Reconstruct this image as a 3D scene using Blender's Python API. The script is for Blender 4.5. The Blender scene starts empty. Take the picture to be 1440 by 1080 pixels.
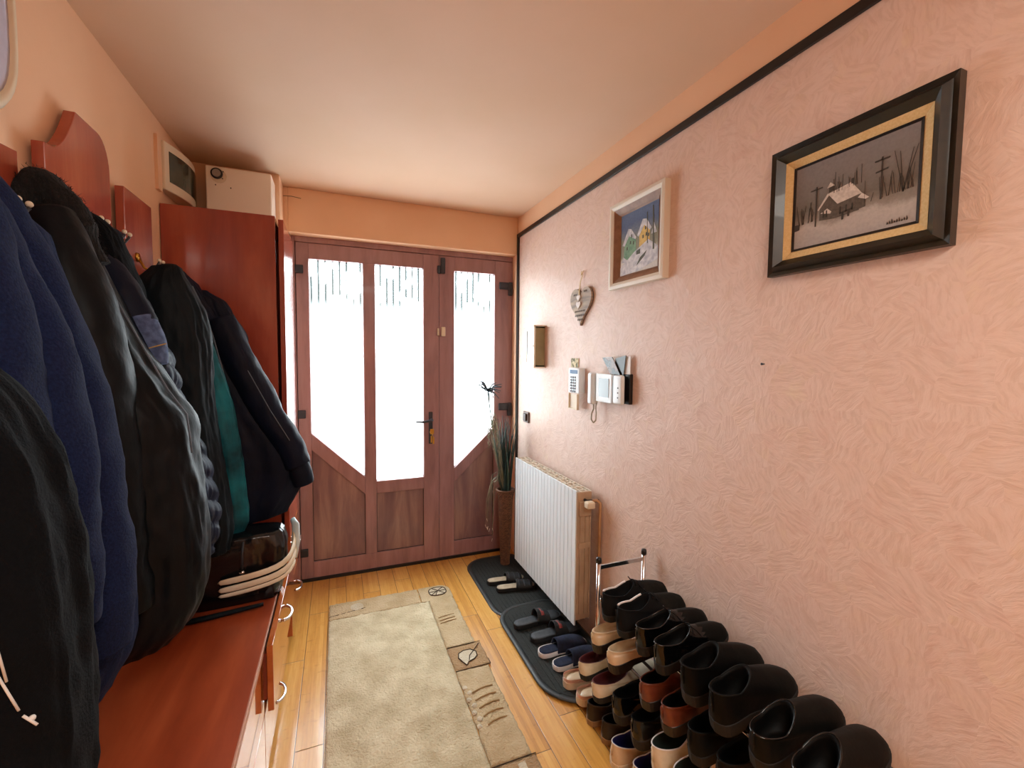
import bpy, bmesh, math, random
from mathutils import Vector, Matrix, noise
random.seed(7)
PI = math.pi
scene = bpy.context.scene
col = scene.collection

# ------------------------------------------------------------------ helpers
def V3(p): return Vector(p)

class MB:
    def __init__(s): s.v = []; s.f = []; s.m = []
    def add(s, vs, fs, mi=0):
        b = len(s.v); s.v += [tuple(v) for v in vs]
        for f in fs: s.f.append(tuple(i + b for i in f)); s.m.append(mi)
        return s
    def box(s, x0, x1, y0, y1, z0, z1, mi=0):
        vs = [(x, y, z) for x in (x0, x1) for y in (y0, y1) for z in (z0, z1)]
        fs = [(0,1,3,2),(4,6,7,5),(0,4,5,1),(2,3,7,6),(0,2,6,4),(1,5,7,3)]
        return s.add(vs, fs, mi)
    def prism(s, pts, axis, a, b, mi=0):
        """polygon pts (2-D) extruded along axis from a to b. axis 0: pts=(y,z) 1: (x,z) 2: (x,y)"""
        def mk(p, c):
            if axis == 0: return (c, p[0], p[1])
            if axis == 1: return (p[0], c, p[1])
            return (p[0], p[1], c)
        n = len(pts)
        vs = [mk(p, a) for p in pts] + [mk(p, b) for p in pts]
        fs = [tuple(range(n - 1, -1, -1)), tuple(range(n, 2 * n))]
        fs += [(i, (i + 1) % n, n + (i + 1) % n, n + i) for i in range(n)]
        return s.add(vs, fs, mi)
    def loft(s, rings, cap0=True, cap1=True, closed=True, mi=0):
        n = len(rings[0]); b = []
        vs = [p for r in rings for p in r]; fs = []
        for k in range(len(rings) - 1):
            for i in range(n if closed else n - 1):
                j = (i + 1) % n
                fs.append((k*n+i, k*n+j, (k+1)*n+j, (k+1)*n+i))
        if closed and cap0: fs.append(tuple(range(n - 1, -1, -1)))
        if closed and cap1: fs.append(tuple(range((len(rings)-1)*n, len(rings)*n)))
        return s.add(vs, fs, mi)
    def tube(s, path, r, n=10, cap=True, flat=1.0, mi=0, up=None):
        path = [V3(p) for p in path]; rings = []
        rr = r if isinstance(r, (list, tuple)) else [r] * len(path)
        prev = None
        for i, p in enumerate(path):
            t = (path[min(i+1, len(path)-1)] - path[max(i-1, 0)]).normalized()
            if prev is None:
                u = V3(up) if up else (Vector((0,0,1)) if abs(t.z) < .9 else Vector((1,0,0)))
            else: u = prev
            a = t.cross(u)
            if a.length < 1e-6: a = t.cross(Vector((0.3,.8,.2)))
            a.normalize(); u = a.cross(t).normalized(); prev = u
            rings.append([tuple(p + a * (math.cos(q) * rr[i]) + u * (math.sin(q) * rr[i] * flat)) for q in [2*PI*k/n for k in range(n)]])
        return s.loft(rings, cap, cap, mi=mi)
    def lathe(s, prof, c=(0,0,0), axis=2, n=28, mi=0):
        rings = []
        for r, h in prof:
            ring = []
            for k in range(n):
                q = 2*PI*k/n; a, b = r*math.cos(q), r*math.sin(q)
                if axis == 2: ring.append((c[0]+a, c[1]+b, c[2]+h))
                elif axis == 1: ring.append((c[0]+a, c[1]+h, c[2]+b))
                else: ring.append((c[0]+h, c[1]+a, c[2]+b))
            rings.append(ring)
        return s.loft(rings, mi=mi)
    def sph(s, c, r, n=12, m=8, mi=0, sc=(1,1,1)):
        rings = []
        for i in range(m + 1):
            t = -PI/2 + PI * (i + .02) / (m + .04)
            rings.append([(c[0]+sc[0]*r*math.cos(t)*math.cos(2*PI*k/n), c[1]+sc[1]*r*math.cos(t)*math.sin(2*PI*k/n), c[2]+sc[2]*r*math.sin(t)) for k in range(n)])
        return s.loft(rings, mi=mi)

def obj(name, mb, mat, parent=None, bevel=0, smooth=False, subd=0, seg=2):
    me = bpy.data.meshes.new(name)
    off = origin(parent)
    me.from_pydata([(v[0]-off[0], v[1]-off[1], v[2]-off[2]) for v in mb.v], [], mb.f)
    mats = mat if isinstance(mat, (list, tuple)) else [mat]
    for m in mats: me.materials.append(m)
    if len(mats) > 1:
        for p, mi in zip(me.polygons, mb.m): p.material_index = mi
    bm = bmesh.new(); bm.from_mesh(me); bmesh.ops.recalc_face_normals(bm, faces=bm.faces); bm.to_mesh(me); bm.free()
    if smooth: me.polygons.foreach_set('use_smooth', [True] * len(me.polygons))
    me.update()
    o = bpy.data.objects.new(name, me); col.objects.link(o)
    if parent: o.parent = parent
    if bevel:
        md = o.modifiers.new('b', 'BEVEL'); md.width = bevel; md.segments = seg; md.limit_method = 'ANGLE'; md.angle_limit = math.radians(40)
        if seg > 2: me.polygons.foreach_set('use_smooth', [True] * len(me.polygons))
    if subd:
        md = o.modifiers.new('s', 'SUBSURF'); md.levels = subd; md.render_levels = subd
    return o

ORG = {}
def origin(o):
    t = Vector((0,0,0))
    while o is not None:
        t = t + Vector(ORG.get(o.name, (0,0,0))); o = o.parent
    return t

def thing(name, label, cat, loc=(0,0,0), group=None, kind=None):
    o = bpy.data.objects.new(name, None); col.objects.link(o)
    o.empty_display_size = .05
    o.location = loc; ORG[o.name] = tuple(loc)
    if label: o['label'] = label
    if cat: o['category'] = cat
    if group: o['group'] = group
    if kind: o['kind'] = kind
    return o
def tag(o, label, cat, group=None):
    o['label'] = label; o['category'] = cat
    if group: o['group'] = group
    return o
def struct(name, mb, mat, parent=None, **k):
    o = obj(name, mb, mat, parent, **k)
    if parent is None: o['kind'] = 'structure'
    return o
def dup_tree(o, parent=None):
    c = o.copy(); col.objects.link(c); c.parent = parent
    for ch in list(o.children): dup_tree(ch, c)
    return c

def lin(c):
    if isinstance(c, str): c = [int(c[i:i+2], 16) / 255 for i in (0, 2, 4)]
    return tuple((x / 12.92 if x <= .04045 else ((x + .055) / 1.055) ** 2.4) for x in c) + (1,)

# ------------------------------------------------------------------ materials
def nodes(name):
    m = bpy.data.materials.new(name); m.use_nodes = True
    nt = m.node_tree; b = nt.nodes['Principled BSDF']
    return m, nt, b
def N(nt, t, **k):
    n = nt.nodes.new(t)
    for a, v in k.items():
        if a in n.inputs: n.inputs[a].default_value = v
        else: setattr(n, a, v)
    return n
def L(nt, a, b): nt.links.new(a, b)

def coords(nt, scale=(1,1,1), rot=(0,0,0)):
    tc = N(nt, 'ShaderNodeTexCoord'); mp = N(nt, 'ShaderNodeMapping')
    mp.inputs['Scale'].default_value = scale; mp.inputs['Rotation'].default_value = rot
    L(nt, tc.outputs['Object'], mp.inputs['Vector']); return mp.outputs['Vector']

def mat(name, c1, c2=None, rough=.6, scale=20, stretch=(1,1,1), bump=0, bscale=None, metal=0, sheen=0, coat=0, spec=.5, detail=4, bstretch=None, dist=.01, ramp=(.35,.65)):
    m, nt, b = nodes(name)
    b.inputs['Roughness'].default_value = rough; b.inputs['Metallic'].default_value = metal
    b.inputs['Sheen Weight'].default_value = sheen; b.inputs['Coat Weight'].default_value = coat
    b.inputs['Specular IOR Level'].default_value = spec
    b.inputs['Base Color'].default_value = lin(c1)
    if c2:
        v = coords(nt, stretch); n = N(nt, 'ShaderNodeTexNoise', Scale=scale, Detail=detail)
        L(nt, v, n.inputs['Vector']); r = N(nt, 'ShaderNodeValToRGB')
        r.color_ramp.elements[0].position = ramp[0]; r.color_ramp.elements[1].position = ramp[1]
        r.color_ramp.elements[0].color = lin(c1); r.color_ramp.elements[1].color = lin(c2)
        L(nt, n.outputs['Fac'], r.inputs['Fac']); L(nt, r.outputs['Color'], b.inputs['Base Color'])
    if bump:
        v = coords(nt, bstretch or (1,1,1)); n = N(nt, 'ShaderNodeTexNoise', Scale=bscale or scale, Detail=5)
        L(nt, v, n.inputs['Vector']); bp = N(nt, 'ShaderNodeBump', Strength=bump, Distance=dist)
        L(nt, n.outputs['Fac'], bp.inputs['Height']); L(nt, bp.outputs['Normal'], b.inputs['Normal'])
    return m

def wallpaper():
    m, nt, b = nodes('textured peach wallpaper')
    tc = N(nt, 'ShaderNodeTexCoord')
    wob = N(nt, 'ShaderNodeTexNoise', Scale=7.0, Detail=3); L(nt, tc.outputs['Object'], wob.inputs['Vector'])
    mx = N(nt, 'ShaderNodeVectorMath', operation='MULTIPLY_ADD'); L(nt, wob.outputs['Color'], mx.inputs[0]); mx.inputs[1].default_value = (0,.07,.07); L(nt, tc.outputs['Object'], mx.inputs[2])
    vo = N(nt, 'ShaderNodeTexVoronoi', Scale=14.0); vo.feature = 'F1'; L(nt, mx.outputs[0], vo.inputs['Vector'])
    sx = N(nt, 'ShaderNodeSeparateColor'); L(nt, vo.outputs['Color'], sx.inputs['Color'])
    ang = N(nt, 'ShaderNodeMath', operation='MULTIPLY'); L(nt, sx.outputs[0], ang.inputs[0]); ang.inputs[1].default_value = 3.14
    rot = N(nt, 'ShaderNodeVectorRotate'); rot.rotation_type = 'X_AXIS'; L(nt, mx.outputs[0], rot.inputs['Vector']); L(nt, ang.outputs[0], rot.inputs['Angle'])
    mp = N(nt, 'ShaderNodeMapping'); mp.inputs['Scale'].default_value = (1, 20, 115); L(nt, rot.outputs[0], mp.inputs['Vector'])
    st = N(nt, 'ShaderNodeTexNoise', Scale=1.0, Detail=4, Roughness=.6); L(nt, mp.outputs[0], st.inputs['Vector'])
    big = N(nt, 'ShaderNodeTexNoise', Scale=24.0, Detail=6, Roughness=.65); L(nt, mx.outputs[0], big.inputs['Vector'])
    # colour: pink peach / sandy patches
    mixf = N(nt, 'ShaderNodeMath', operation='ADD'); half = N(nt, 'ShaderNodeMath', operation='MULTIPLY_ADD'); L(nt, sx.outputs[1], half.inputs[0]); half.inputs[1].default_value = .40; half.inputs[2].default_value = .28; L(nt, half.outputs[0], mixf.inputs[0]); L(nt, big.outputs['Fac'], mixf.inputs[1])
    mf2 = N(nt, 'ShaderNodeMath', operation='MULTIPLY'); L(nt, mixf.outputs[0], mf2.inputs[0]); mf2.inputs[1].default_value = .5; mixf.use_clamp = False
    r = N(nt, 'ShaderNodeValToRGB'); e = r.color_ramp.elements
    e[0].position = .28; e[0].color = lin('D6B8AA'); e[1].position = .72; e[1].color = lin('DFCAB4')
    k = e.new(.45); k.color = lin('DDC6BA'); k = e.new(.58); k.color = lin('DBC2B4')
    L(nt, mf2.outputs[0], r.inputs['Fac'])
    r2 = N(nt, 'ShaderNodeValToRGB'); r2.color_ramp.elements[0].position = .38; r2.color_ramp.elements[0].color = (.80,.74,.68,1); r2.color_ramp.elements[1].position = .55; r2.color_ramp.elements[1].color = (1,1,1,1)
    L(nt, st.outputs['Fac'], r2.inputs['Fac'])
    ml = N(nt, 'ShaderNodeMix'); ml.data_type = 'RGBA'; ml.blend_type = 'MULTIPLY'; ml.inputs[0].default_value = .42
    L(nt, r.outputs['Color'], ml.inputs[6]); L(nt, r2.outputs['Color'], ml.inputs[7]); L(nt, ml.outputs[2], b.inputs['Base Color'])
    hs = N(nt, 'ShaderNodeMath', operation='ADD'); L(nt, st.outputs['Fac'], hs.inputs[0]); L(nt, vo.outputs['Distance'], hs.inputs[1])
    bp = N(nt, 'ShaderNodeBump', Strength=.6, Distance=.003); L(nt, hs.outputs[0], bp.inputs['Height']); L(nt, bp.outputs['Normal'], b.inputs['Normal'])
    b.inputs['Roughness'].default_value = .5
    return m

def bamboo():
    m, nt, b = nodes('bamboo boards')
    tc = N(nt, 'ShaderNodeTexCoord'); sp = N(nt, 'ShaderNodeSeparateXYZ'); L(nt, tc.outputs['Object'], sp.inputs[0])
    def M2(op, a, bb, c=None):
        n = N(nt, 'ShaderNodeMath', operation=op)
        for i, x in enumerate((a, bb, c)):
            if x is None: continue
            if isinstance(x, (int, float)): n.inputs[i].default_value = x
            else: L(nt, x, n.inputs[i])
        return n.outputs[0]
    W = .0985
    u = M2('DIVIDE', M2('ADD', sp.outputs[0], 10*W - .72), W)      # board index + fraction
    ui = M2('FLOOR', u, 0); uf = M2('FRACT', u, 0)
    rnd = N(nt, 'ShaderNodeTexWhiteNoise'); rnd.noise_dimensions = '1D'; L(nt, ui, rnd.inputs['W'])
    v = M2('DIVIDE', M2('ADD', sp.outputs[1], M2('MULTIPLY', rnd.outputs['Value'], .9)), .92)
    vi = M2('FLOOR', v, 0); vf = M2('FRACT', v, 0)
    cb = N(nt, 'ShaderNodeCombineXYZ'); L(nt, ui, cb.inputs[0]); L(nt, vi, cb.inputs[1])
    rb = N(nt, 'ShaderNodeTexWhiteNoise'); rb.noise_dimensions = '2D'; L(nt, cb.outputs[0], rb.inputs['Vector'])
    # inner strips of the bamboo (5 per board)
    s5 = M2('MULTIPLY', uf, 5); si = M2('FLOOR', s5, 0)
    cb2 = N(nt, 'ShaderNodeCombineXYZ'); L(nt, M2('MULTIPLY_ADD', ui, 5, si), cb2.inputs[0]); L(nt, vi, cb2.inputs[1])
    rs = N(nt, 'ShaderNodeTexWhiteNoise'); rs.noise_dimensions = '2D'; L(nt, cb2.outputs[0], rs.inputs['Vector'])
    mp = N(nt, 'ShaderNodeMapping'); mp.inputs['Scale'].default_value = (45, 3, 1); L(nt, tc.outputs['Object'], mp.inputs[0])
    gr = N(nt, 'ShaderNodeTexNoise', Scale=3.0, Detail=6); L(nt, mp.outputs[0], gr.inputs['Vector'])
    mp2 = N(nt, 'ShaderNodeMapping'); mp2.inputs['Scale'].default_value = (10, 22, 1); L(nt, tc.outputs['Object'], mp2.inputs[0])
    kn = N(nt, 'ShaderNodeTexNoise', Scale=1.6, Detail=5, Roughness=.7); L(nt, mp2.outputs[0], kn.inputs['Vector'])
    f = M2('ADD', M2('MULTIPLY', rb.outputs['Value'], .3), M2('ADD', M2('MULTIPLY', rs.outputs['Value'], .22), M2('MULTIPLY', gr.outputs['Fac'], .5)))
    r = N(nt, 'ShaderNodeValToRGB'); e = r.color_ramp.elements
    e[0].position = .15; e[0].color = lin('A06A2A'); e[1].position = .85; e[1].color = lin('DEB064'); k = e.new(.5); k.color = lin('C89244')
    L(nt, f, r.inputs['Fac'])
    kr = N(nt, 'ShaderNodeValToRGB'); kr.color_ramp.elements[0].position = .3; kr.color_ramp.elements[0].color = (.55,.42,.3,1); kr.color_ramp.elements[1].position = .42; kr.color_ramp.elements[1].color = (1,1,1,1)
    L(nt, kn.outputs['Fac'], kr.inputs['Fac'])
    ml = N(nt, 'ShaderNodeMix'); ml.data_type = 'RGBA'; ml.blend_type = 'MULTIPLY'; ml.inputs[0].default_value = .5
    L(nt, r.outputs['Color'], ml.inputs[6]); L(nt, kr.outputs['Color'], ml.inputs[7])
    # seams
    du = M2('MULTIPLY', M2('MINIMUM', uf, M2('SUBTRACT', 1, uf)), W); dv = M2('MULTIPLY', M2('MINIMUM', vf, M2('SUBTRACT', 1, vf)), .92)
    d = M2('MINIMUM', du, dv); seam = M2('LESS_THAN', d, .0012)
    m2 = N(nt, 'ShaderNodeMix'); m2.data_type = 'RGBA'; L(nt, seam, m2.inputs[0]); L(nt, ml.outputs[2], m2.inputs[6]); m2.inputs[7].default_value = lin('3a2410')
    L(nt, m2.outputs[2], b.inputs['Base Color'])
    b.inputs['Roughness'].default_value = .28; b.inputs['Coat Weight'].default_value = .15
    sm = N(nt, 'ShaderNodeMapRange'); L(nt, d, sm.inputs[0]); sm.inputs[1].default_value = 0; sm.inputs[2].default_value = .0025
    bp = N(nt, 'ShaderNodeBump', Strength=.4, Distance=.002); L(nt, sm.outputs[0], bp.inputs['Height']); L(nt, bp.outputs['Normal'], b.inputs['Normal'])
    return m

def glass_mat():
    """patterned frosted door glass: clear-to-white thin sheet, faint vertical etched lines"""
    m = bpy.data.materials.new('patterned frosted glass'); m.use_nodes = True; nt = m.node_tree
    nt.nodes.remove(nt.nodes['Principled BSDF']); out = nt.nodes['Material Output']
    v = coords(nt, (1,1,1)); sp = N(nt, 'ShaderNodeSeparateXYZ'); L(nt, v, sp.inputs[0])
    wv = N(nt, 'ShaderNodeTexWave', Scale=7.5, Distortion=0.0); wv.bands_direction = 'X'; L(nt, v, wv.inputs['Vector'])
    r = N(nt, 'ShaderNodeValToRGB'); r.color_ramp.elements[0].position = .22; r.color_ramp.elements[0].color = (.15,.165,.165,1); r.color_ramp.elements[1].position = .26; r.color_ramp.elements[1].color = (1,1,1,1)
    L(nt, wv.outputs['Fac'], r.inputs['Fac'])
    br = N(nt, 'ShaderNodeTexNoise', Scale=9.0, Detail=1); mp = N(nt, 'ShaderNodeMapping'); mp.inputs['Scale'].default_value = (1.5,1,.9); L(nt, v, mp.inputs[0]); L(nt, mp.outputs[0], br.inputs['Vector'])
    rr = N(nt, 'ShaderNodeValToRGB'); rr.color_ramp.elements[0].position = .40; rr.color_ramp.elements[1].position = .46; L(nt, br.outputs['Fac'], rr.inputs['Fac'])
    mx = N(nt, 'ShaderNodeMix'); mx.data_type = 'RGBA'; zb_ = N(nt, 'ShaderNodeMapRange'); L(nt, sp.outputs[2], zb_.inputs[0]); zb_.inputs[1].default_value = 1.60; zb_.inputs[2].default_value = 1.80; zm = N(nt, 'ShaderNodeMath', operation='MULTIPLY'); L(nt, rr.outputs['Color'], zm.inputs[0]); L(nt, zb_.outputs[0], zm.inputs[1]); L(nt, zm.outputs[0], mx.inputs[0]); mx.inputs[6].default_value = (1,1,1,1); L(nt, r.outputs['Color'], mx.inputs[7])
    tr = N(nt, 'ShaderNodeBsdfTransparent'); L(nt, mx.outputs[2], tr.inputs['Color'])
    tl = N(nt, 'ShaderNodeBsdfTranslucent'); L(nt, mx.outputs[2], tl.inputs['Color'])
    gl = N(nt, 'ShaderNodeBsdfGlossy', Roughness=.15)
    m1 = N(nt, 'ShaderNodeMixShader'); m1.inputs[0].default_value = .25; L(nt, tr.outputs[0], m1.inputs[1]); L(nt, tl.outputs[0], m1.inputs[2])
    m2 = N(nt, 'ShaderNodeMixShader'); m2.inputs[0].default_value = .05; L(nt, m1.outputs[0], m2.inputs[1]); L(nt, gl.outputs[0], m2.inputs[2])
    L(nt, m2.outputs[0], out.inputs['Surface'])
    return m

def wood(name, a, b_, c, rough=.3, sc=(14, 2, 14), coat=.1, rot=(0,0,0)):
    m, nt, b = nodes(name)
    v = coords(nt, sc, rot); n = N(nt, 'ShaderNodeTexNoise', Scale=1.0, Detail=7, Roughness=.6, Distortion=.4); L(nt, v, n.inputs['Vector'])
    r = N(nt, 'ShaderNodeValToRGB'); e = r.color_ramp.elements
    e[0].position = .3; e[0].color = lin(a); e[1].position = .72; e[1].color = lin(c); k = e.new(.5); k.color = lin(b_)
    L(nt, n.outputs['Fac'], r.inputs['Fac']); L(nt, r.outputs['Color'], b.inputs['Base Color'])
    b.inputs['Roughness'].default_value = rough; b.inputs['Coat Weight'].default_value = coat
    return m

M_paper = wallpaper()
M_paint = mat('plain peach wall paint', 'EAC4A2', 'E6BE9B', rough=.75, scale=3, bump=.15, bscale=90, dist=.002)
M_ceil = mat('peach ceiling paint', 'D9BBA2', 'D5B69A', rough=.8, scale=2, bump=.12, bscale=60, dist=.002)
M_floor = bamboo()
M_glass = glass_mat()
M_door = wood('brown laminate of the entrance door', '846468', '987476', 'A68284', .32, (16, 16, 2.5), .05)
M_panel = wood('dark brown door panel laminate', '70545A', '866868', 'A4867E', .3, (14, 14, 2), .05)
M_cherry = wood('cherry laminate', '84362A', '984432', 'AC583E', .22, (9, 9, 1.4), .2)
M_cherry_top = wood('cherry worktop laminate', '88381E', 'A04828', 'B45A34', .3, (9, 1.6, 9), .1)
M_front = wood('glossy cherry drawer front', '9A4820', 'B05C2C', 'BC6C38', .08, (9, 1.6, 9), .8)
M_cherry_edge = mat('pale edge of the worktop', 'C08A72', rough=.4)
M_blackwood = mat('black painted wood', '15110F', '0d0b0a', rough=.35, scale=30)
M_darkmetal = mat('dark grey metal', '33363E', rough=.4, metal=.3)
M_white = mat('white enamel', 'E0ECF2', rough=.3)
M_cream = mat('cream plastic', 'DCD0B8', rough=.45)
M_creamwall = mat('off white surface', 'E8E2D4', rough=.5)
M_chrome = mat('chrome', 'D8D8D8', rough=.12, metal=1)
M_gold = mat('brass', 'C79A45', rough=.3, metal=1)
M_black = mat('black plastic', '0A0A0B', rough=.4)
M_void = mat('dark inside', '050505', rough=.9)
M_rub = mat('dark grey rubber rim', '2A2D2E', rough=.5)
M_matpile = mat('dark grey ribbed mat pile', '1B1E1D', '262A28', rough=.95, scale=160, bump=.8, bscale=160, dist=.004, bstretch=(1,.35,1))

# ------------------------------------------------------------------ room
XL, XR, YW, ZC, YB = -.70, 1.215, 2.95, 2.452, -2.2
YD = 3.03
struct('floor', MB().box(XL-.1, XR+.1, YB, YD+.6, -.1, 0), M_floor)
struct('ceiling', MB().box(XL-.1, XR+.1, YB, YW+.3, ZC, ZC+.1), M_ceil)
struct('wall_left', MB().box(XL-.12, XL, YB, YW+.3, 0, ZC), M_paint)
# right wall: wallpaper below the black strip, paint above
struct('wall_right', MB().box(XR, XR+.12, YB, YW+.3, 0, 2.322), M_paper)
struct('wall_right_upper', MB().box(XR-.0005, XR+.12, YB, YW+.3, 2.322, ZC), M_paint)
# door wall with the opening
wd = MB(); XO0, XO1, ZO = -.262, 1.207, 2.192
wd.box(XL, XO0, YW, YW+.2, 0, ZC); wd.box(XO1, XR, YW, YW+.2, 0, ZC); wd.box(XO0, XO1, YW, YW+.2, ZO, ZC)
struct('wall_far', wd, M_paint, bevel=.006)
struct('wall_back', MB().box(XL-.1, XR+.1, YB-.1, YB, 0, ZC), M_paint)
# boxed riser in the far left corner
struct('wall_riser', MB().box(XL, -.285, 2.775, YW, 0, ZC), M_paint, bevel=.004)
struct('trim_1', MB().box(-.30, XO0+.001, YW-.006, YW, 0, 2.005).box(XO0, XO0+.006, YW-.006, YD-.01, 0, 2.005), M_creamwall, bevel=.002)  # thin off white strip wrapping the left corner of the opening
struct('trim_2', MB().box(XR-.012, XR, YB, YW, 2.308, 2.336), M_blackwood, bevel=.002)
struct('trim_3', MB().box(XR-.012, XR, YW-.03, YW-.002, 0, 2.308), M_blackwood, bevel=.002)

# ------------------------------------------------------------------ entrance door
fr = MB()
y0, y1 = YD, YD+.06
fr.box(XO0+.006, -.218, y0+.056, y1+.02, 0, ZO).box(1.19, 1.2, y0+.056, y1+.02, 0, ZO).box(-.236, 1.2, y0+.056, y1+.02, 2.14, ZO).box(XO0+.006, -.236, y0, y1, 0, ZO).box(1.2, XO1+.01, y0, y1, 0, ZO).box(-.236, 1.2, y0, y1, 2.158, ZO+.01)
struct('trim_4', fr, M_door, bevel=.003)
struct('trim_5', MB().box(-.26, 1.207, YD-.005, y1+.04, 0, .018), M_blackwood)
M_chrome2 = mat('grey glazing bead', '8E8F92', rough=.4)
M_seam = mat('dark seam', '1c1210', rough=.6)
def leaf(name, label, polys, panes, panels, glass_beads):
    d = thing(name, None, None, (polys[0][0][0], YD, .02), kind='structure')
    f = MB()
    for p in polys: f.prism(p, 1, YD, YD+.055)
    obj('door_frame', f, M_door, d, bevel=.003)
    for p in panes:
        obj('pane', MB().prism(p, 1, YD+.028, YD+.034), M_glass, d)
    for p in panels:
        pn = obj('panel', MB().prism(p, 1, YD+.016, YD+.04), M_panel, d)
        obj('panel_seam', MB().tube([(q[0], YD+.014, q[1]) for q in list(p)+[p[0]]], .0035, 6), M_seam, pn)
    for p in glass_beads:
        b = MB(); n = len(p); c = (sum(q[0] for q in p)/n, sum(q[1] for q in p)/n)
        b.tube([(q[0], YD+.024, q[1]) for q in list(p)+[p[0]]], .003, 6)
        obj('glazing_bead', b, M_chrome2, d)
    return d
a0, a1, b0, b1, c1 = -.232, -.16, .16, .234, .55
d1 = leaf('door_1', None,
    [[(a0,.02),(a1,.02),(a1,2.155),(a0,2.155)], [(b0,.125),(b1,.125),(b1,2.058),(b0,2.058)], [(c1,.02),(.6585,.02),(.6585,2.155),(c1,2.155)],
     [(a1,2.058),(c1,2.058),(c1,2.155),(a1,2.155)], [(a1,.02),(c1,.02),(c1,.125),(a1,.125)],
     [(a1,.855),(b0,.537),(b0,.655),(a1,.965)], [(b1,.534),(c1,.534),(c1,.618),(b1,.618)]],
    [[(a1,.965),(b0,.655),(b0,2.058),(a1,2.058)], [(b1,.618),(c1,.618),(c1,2.058),(b1,2.058)]],
    [[(a1,.125),(b0,.125),(b0,.537),(a1,.855)], [(b1,.125),(c1,.125),(c1,.534),(b1,.534)]],
    [[(a1,.965),(b0,.655),(b0,2.058),(a1,2.058)], [(b1,.618),(c1,.618),(c1,2.058),(b1,2.058)]])
a0, a1, b0, b1 = .662, .768, 1.067, 1.2
d2 = leaf('door_2', None,
    [[(a0-.002,.02),(a1,.02),(a1,2.155),(a0-.002,2.155)], [(b0,.02),(b1,.02),(b1,2.155),(b0,2.155)],
     [(a1,2.058),(b0,2.058),(b0,2.155),(a1,2.155)], [(a1,.02),(b0,.02),(b0,.125),(a1,.125)],
     [(a1,.56),(b0,.84),(b0,.943),(a1,.66)]],
    [[(a1,.66),(b0,.943),(b0,2.058),(a1,2.058)]],
    [[(a1,.125),(b0,.125),(b0,.84),(a1,.56)]],
    [[(a1,.66),(b0,.943),(b0,2.058),(a1,2.058)]])
for z in (1.99, 1.088, .195):
    obj('hinge', MB().box(-.236, -.19, YD-.014, YD, z-.026, z+.026), M_darkmetal, d1, bevel=.005)
for z in (1.975, 1.09):
    obj('hinge', MB().box(1.10, 1.175, YD-.016, YD, z-.022, z+.03).box(1.168, 1.2, YD-.024, YD, z-.065, z+.032), M_darkmetal, d2, bevel=.006)
obj('bolt_cover', MB().box(.668, .70, YD-.018, YD, 2.03, 2.14).box(.645, .672, YD-.012, YD, 2.03, 2.085), M_darkmetal, d2, bevel=.006)
h = obj('handle_plate', MB().box(.584, .612, YD-.012, YD, .85, 1.075), M_darkmetal, d1, bevel=.006)
obj('lever', MB().tube([(.60,YD-.012,1.02),(.60,YD-.05,1.02),(.59,YD-.055,1.019),(.54,YD-.055,1.012),(.488,YD-.05,1.013)], [.009,.009,.009,.008,.006], 10), M_darkmetal, h, smooth=True)
k = MB(); k.lathe([(.001,-.03),(.010,-.03),(.010,0),(.001,0)], (.598,YD-.012,.935), 1, 14)
k.tube([(.598,YD-.045,.935),(.598,YD-.06,.92),(.606,YD-.06,.90),(.602,YD-.056,.878)], .0022, 6); k.box(.586,.612,YD-.05,YD-.046,.925,.96)
k.box(.60,.612,YD-.062,YD-.058,.858,.905); k.box(.588,.596,YD-.060,YD-.057,.868,.915)
obj('keys', k, M_gold, h)
s_ = obj('contact_sensor', MB().box(.672, .70, YD-.02, YD, 1.60, 1.665), M_cream, d2, bevel=.003)
obj('contact_sensor', MB().box(.645, .656, YD-.016, YD, 1.605, 1.655), M_cream, d1, bevel=.003)

# ------------------------------------------------------------------ camera, light
cam = bpy.data.cameras.new('camera'); co = bpy.data.objects.new('camera', cam); col.objects.link(co); scene.camera = co
R = ((0.929008, 0.369819, 0.013387), (-0.369958, 0.927287, 0.057191), (0.008737, -0.058084, 0.998273))
mw = Matrix(((R[0][0], R[0][2], -R[0][1], 0), (R[1][0], R[1][2], -R[1][1], 0), (R[2][0], R[2][2], -R[2][1], 1.45), (0,0,0,1)))
co.matrix_world = mw
cam.sensor_width = 36; cam.lens = 615.04 / 1440 * 36; cam.clip_start = .02

w = bpy.data.worlds.new('overcast sky'); scene.world = w; w.use_nodes = True
bg = w.node_tree.nodes['Background']; bg.inputs['Color'].default_value = (.86, .96, 1.0, 1); bg.inputs['Strength'].default_value = 9.0

def area(name, loc, rot, sx, sy, power, colr, portal=False, spread=None):
    l = bpy.data.lights.new(name, 'AREA'); l.shape = 'RECTANGLE'; l.size = sx; l.size_y = sy; l.energy = power; l.color = colr
    if portal: l.cycles.is_portal = True
    if spread: l.spread = spread
    o = bpy.data.objects.new(name, l); col.objects.link(o); o.location = loc; o.rotation_euler = rot; return o
area('door_portal', (.45, 3.16, 1.1), (-PI/2, 0, 0), 1.6, 2.3, 1, (1,1,1), portal=True)
area('daylight_outside', (.45, 4.3, 3.1), (-PI/2+.62, 0, 0), 3.2, 2.0, 240, (.80,.95,1.0))
area('fill_light_behind', (.3, -.7, 2.43), (0, 0, 0), .7, .7, 32, (1.0,.92,.82))  # unseen fill added behind the camera to brighten the near walls

scene.view_settings.view_transform = 'Standard'; scene.view_settings.look = 'None'
scene.view_settings.exposure = .27; scene.view_settings.gamma = 1; scene.view_settings.use_curve_mapping = False
scene.cycles.use_denoising = True
scene.cycles.max_bounces = 10; scene.cycles.diffuse_bounces = 6; scene.cycles.transparent_max_bounces = 12
scene.cycles.caustics_reflective = False; scene.cycles.caustics_refractive = False

#@@FURNITURE

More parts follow.
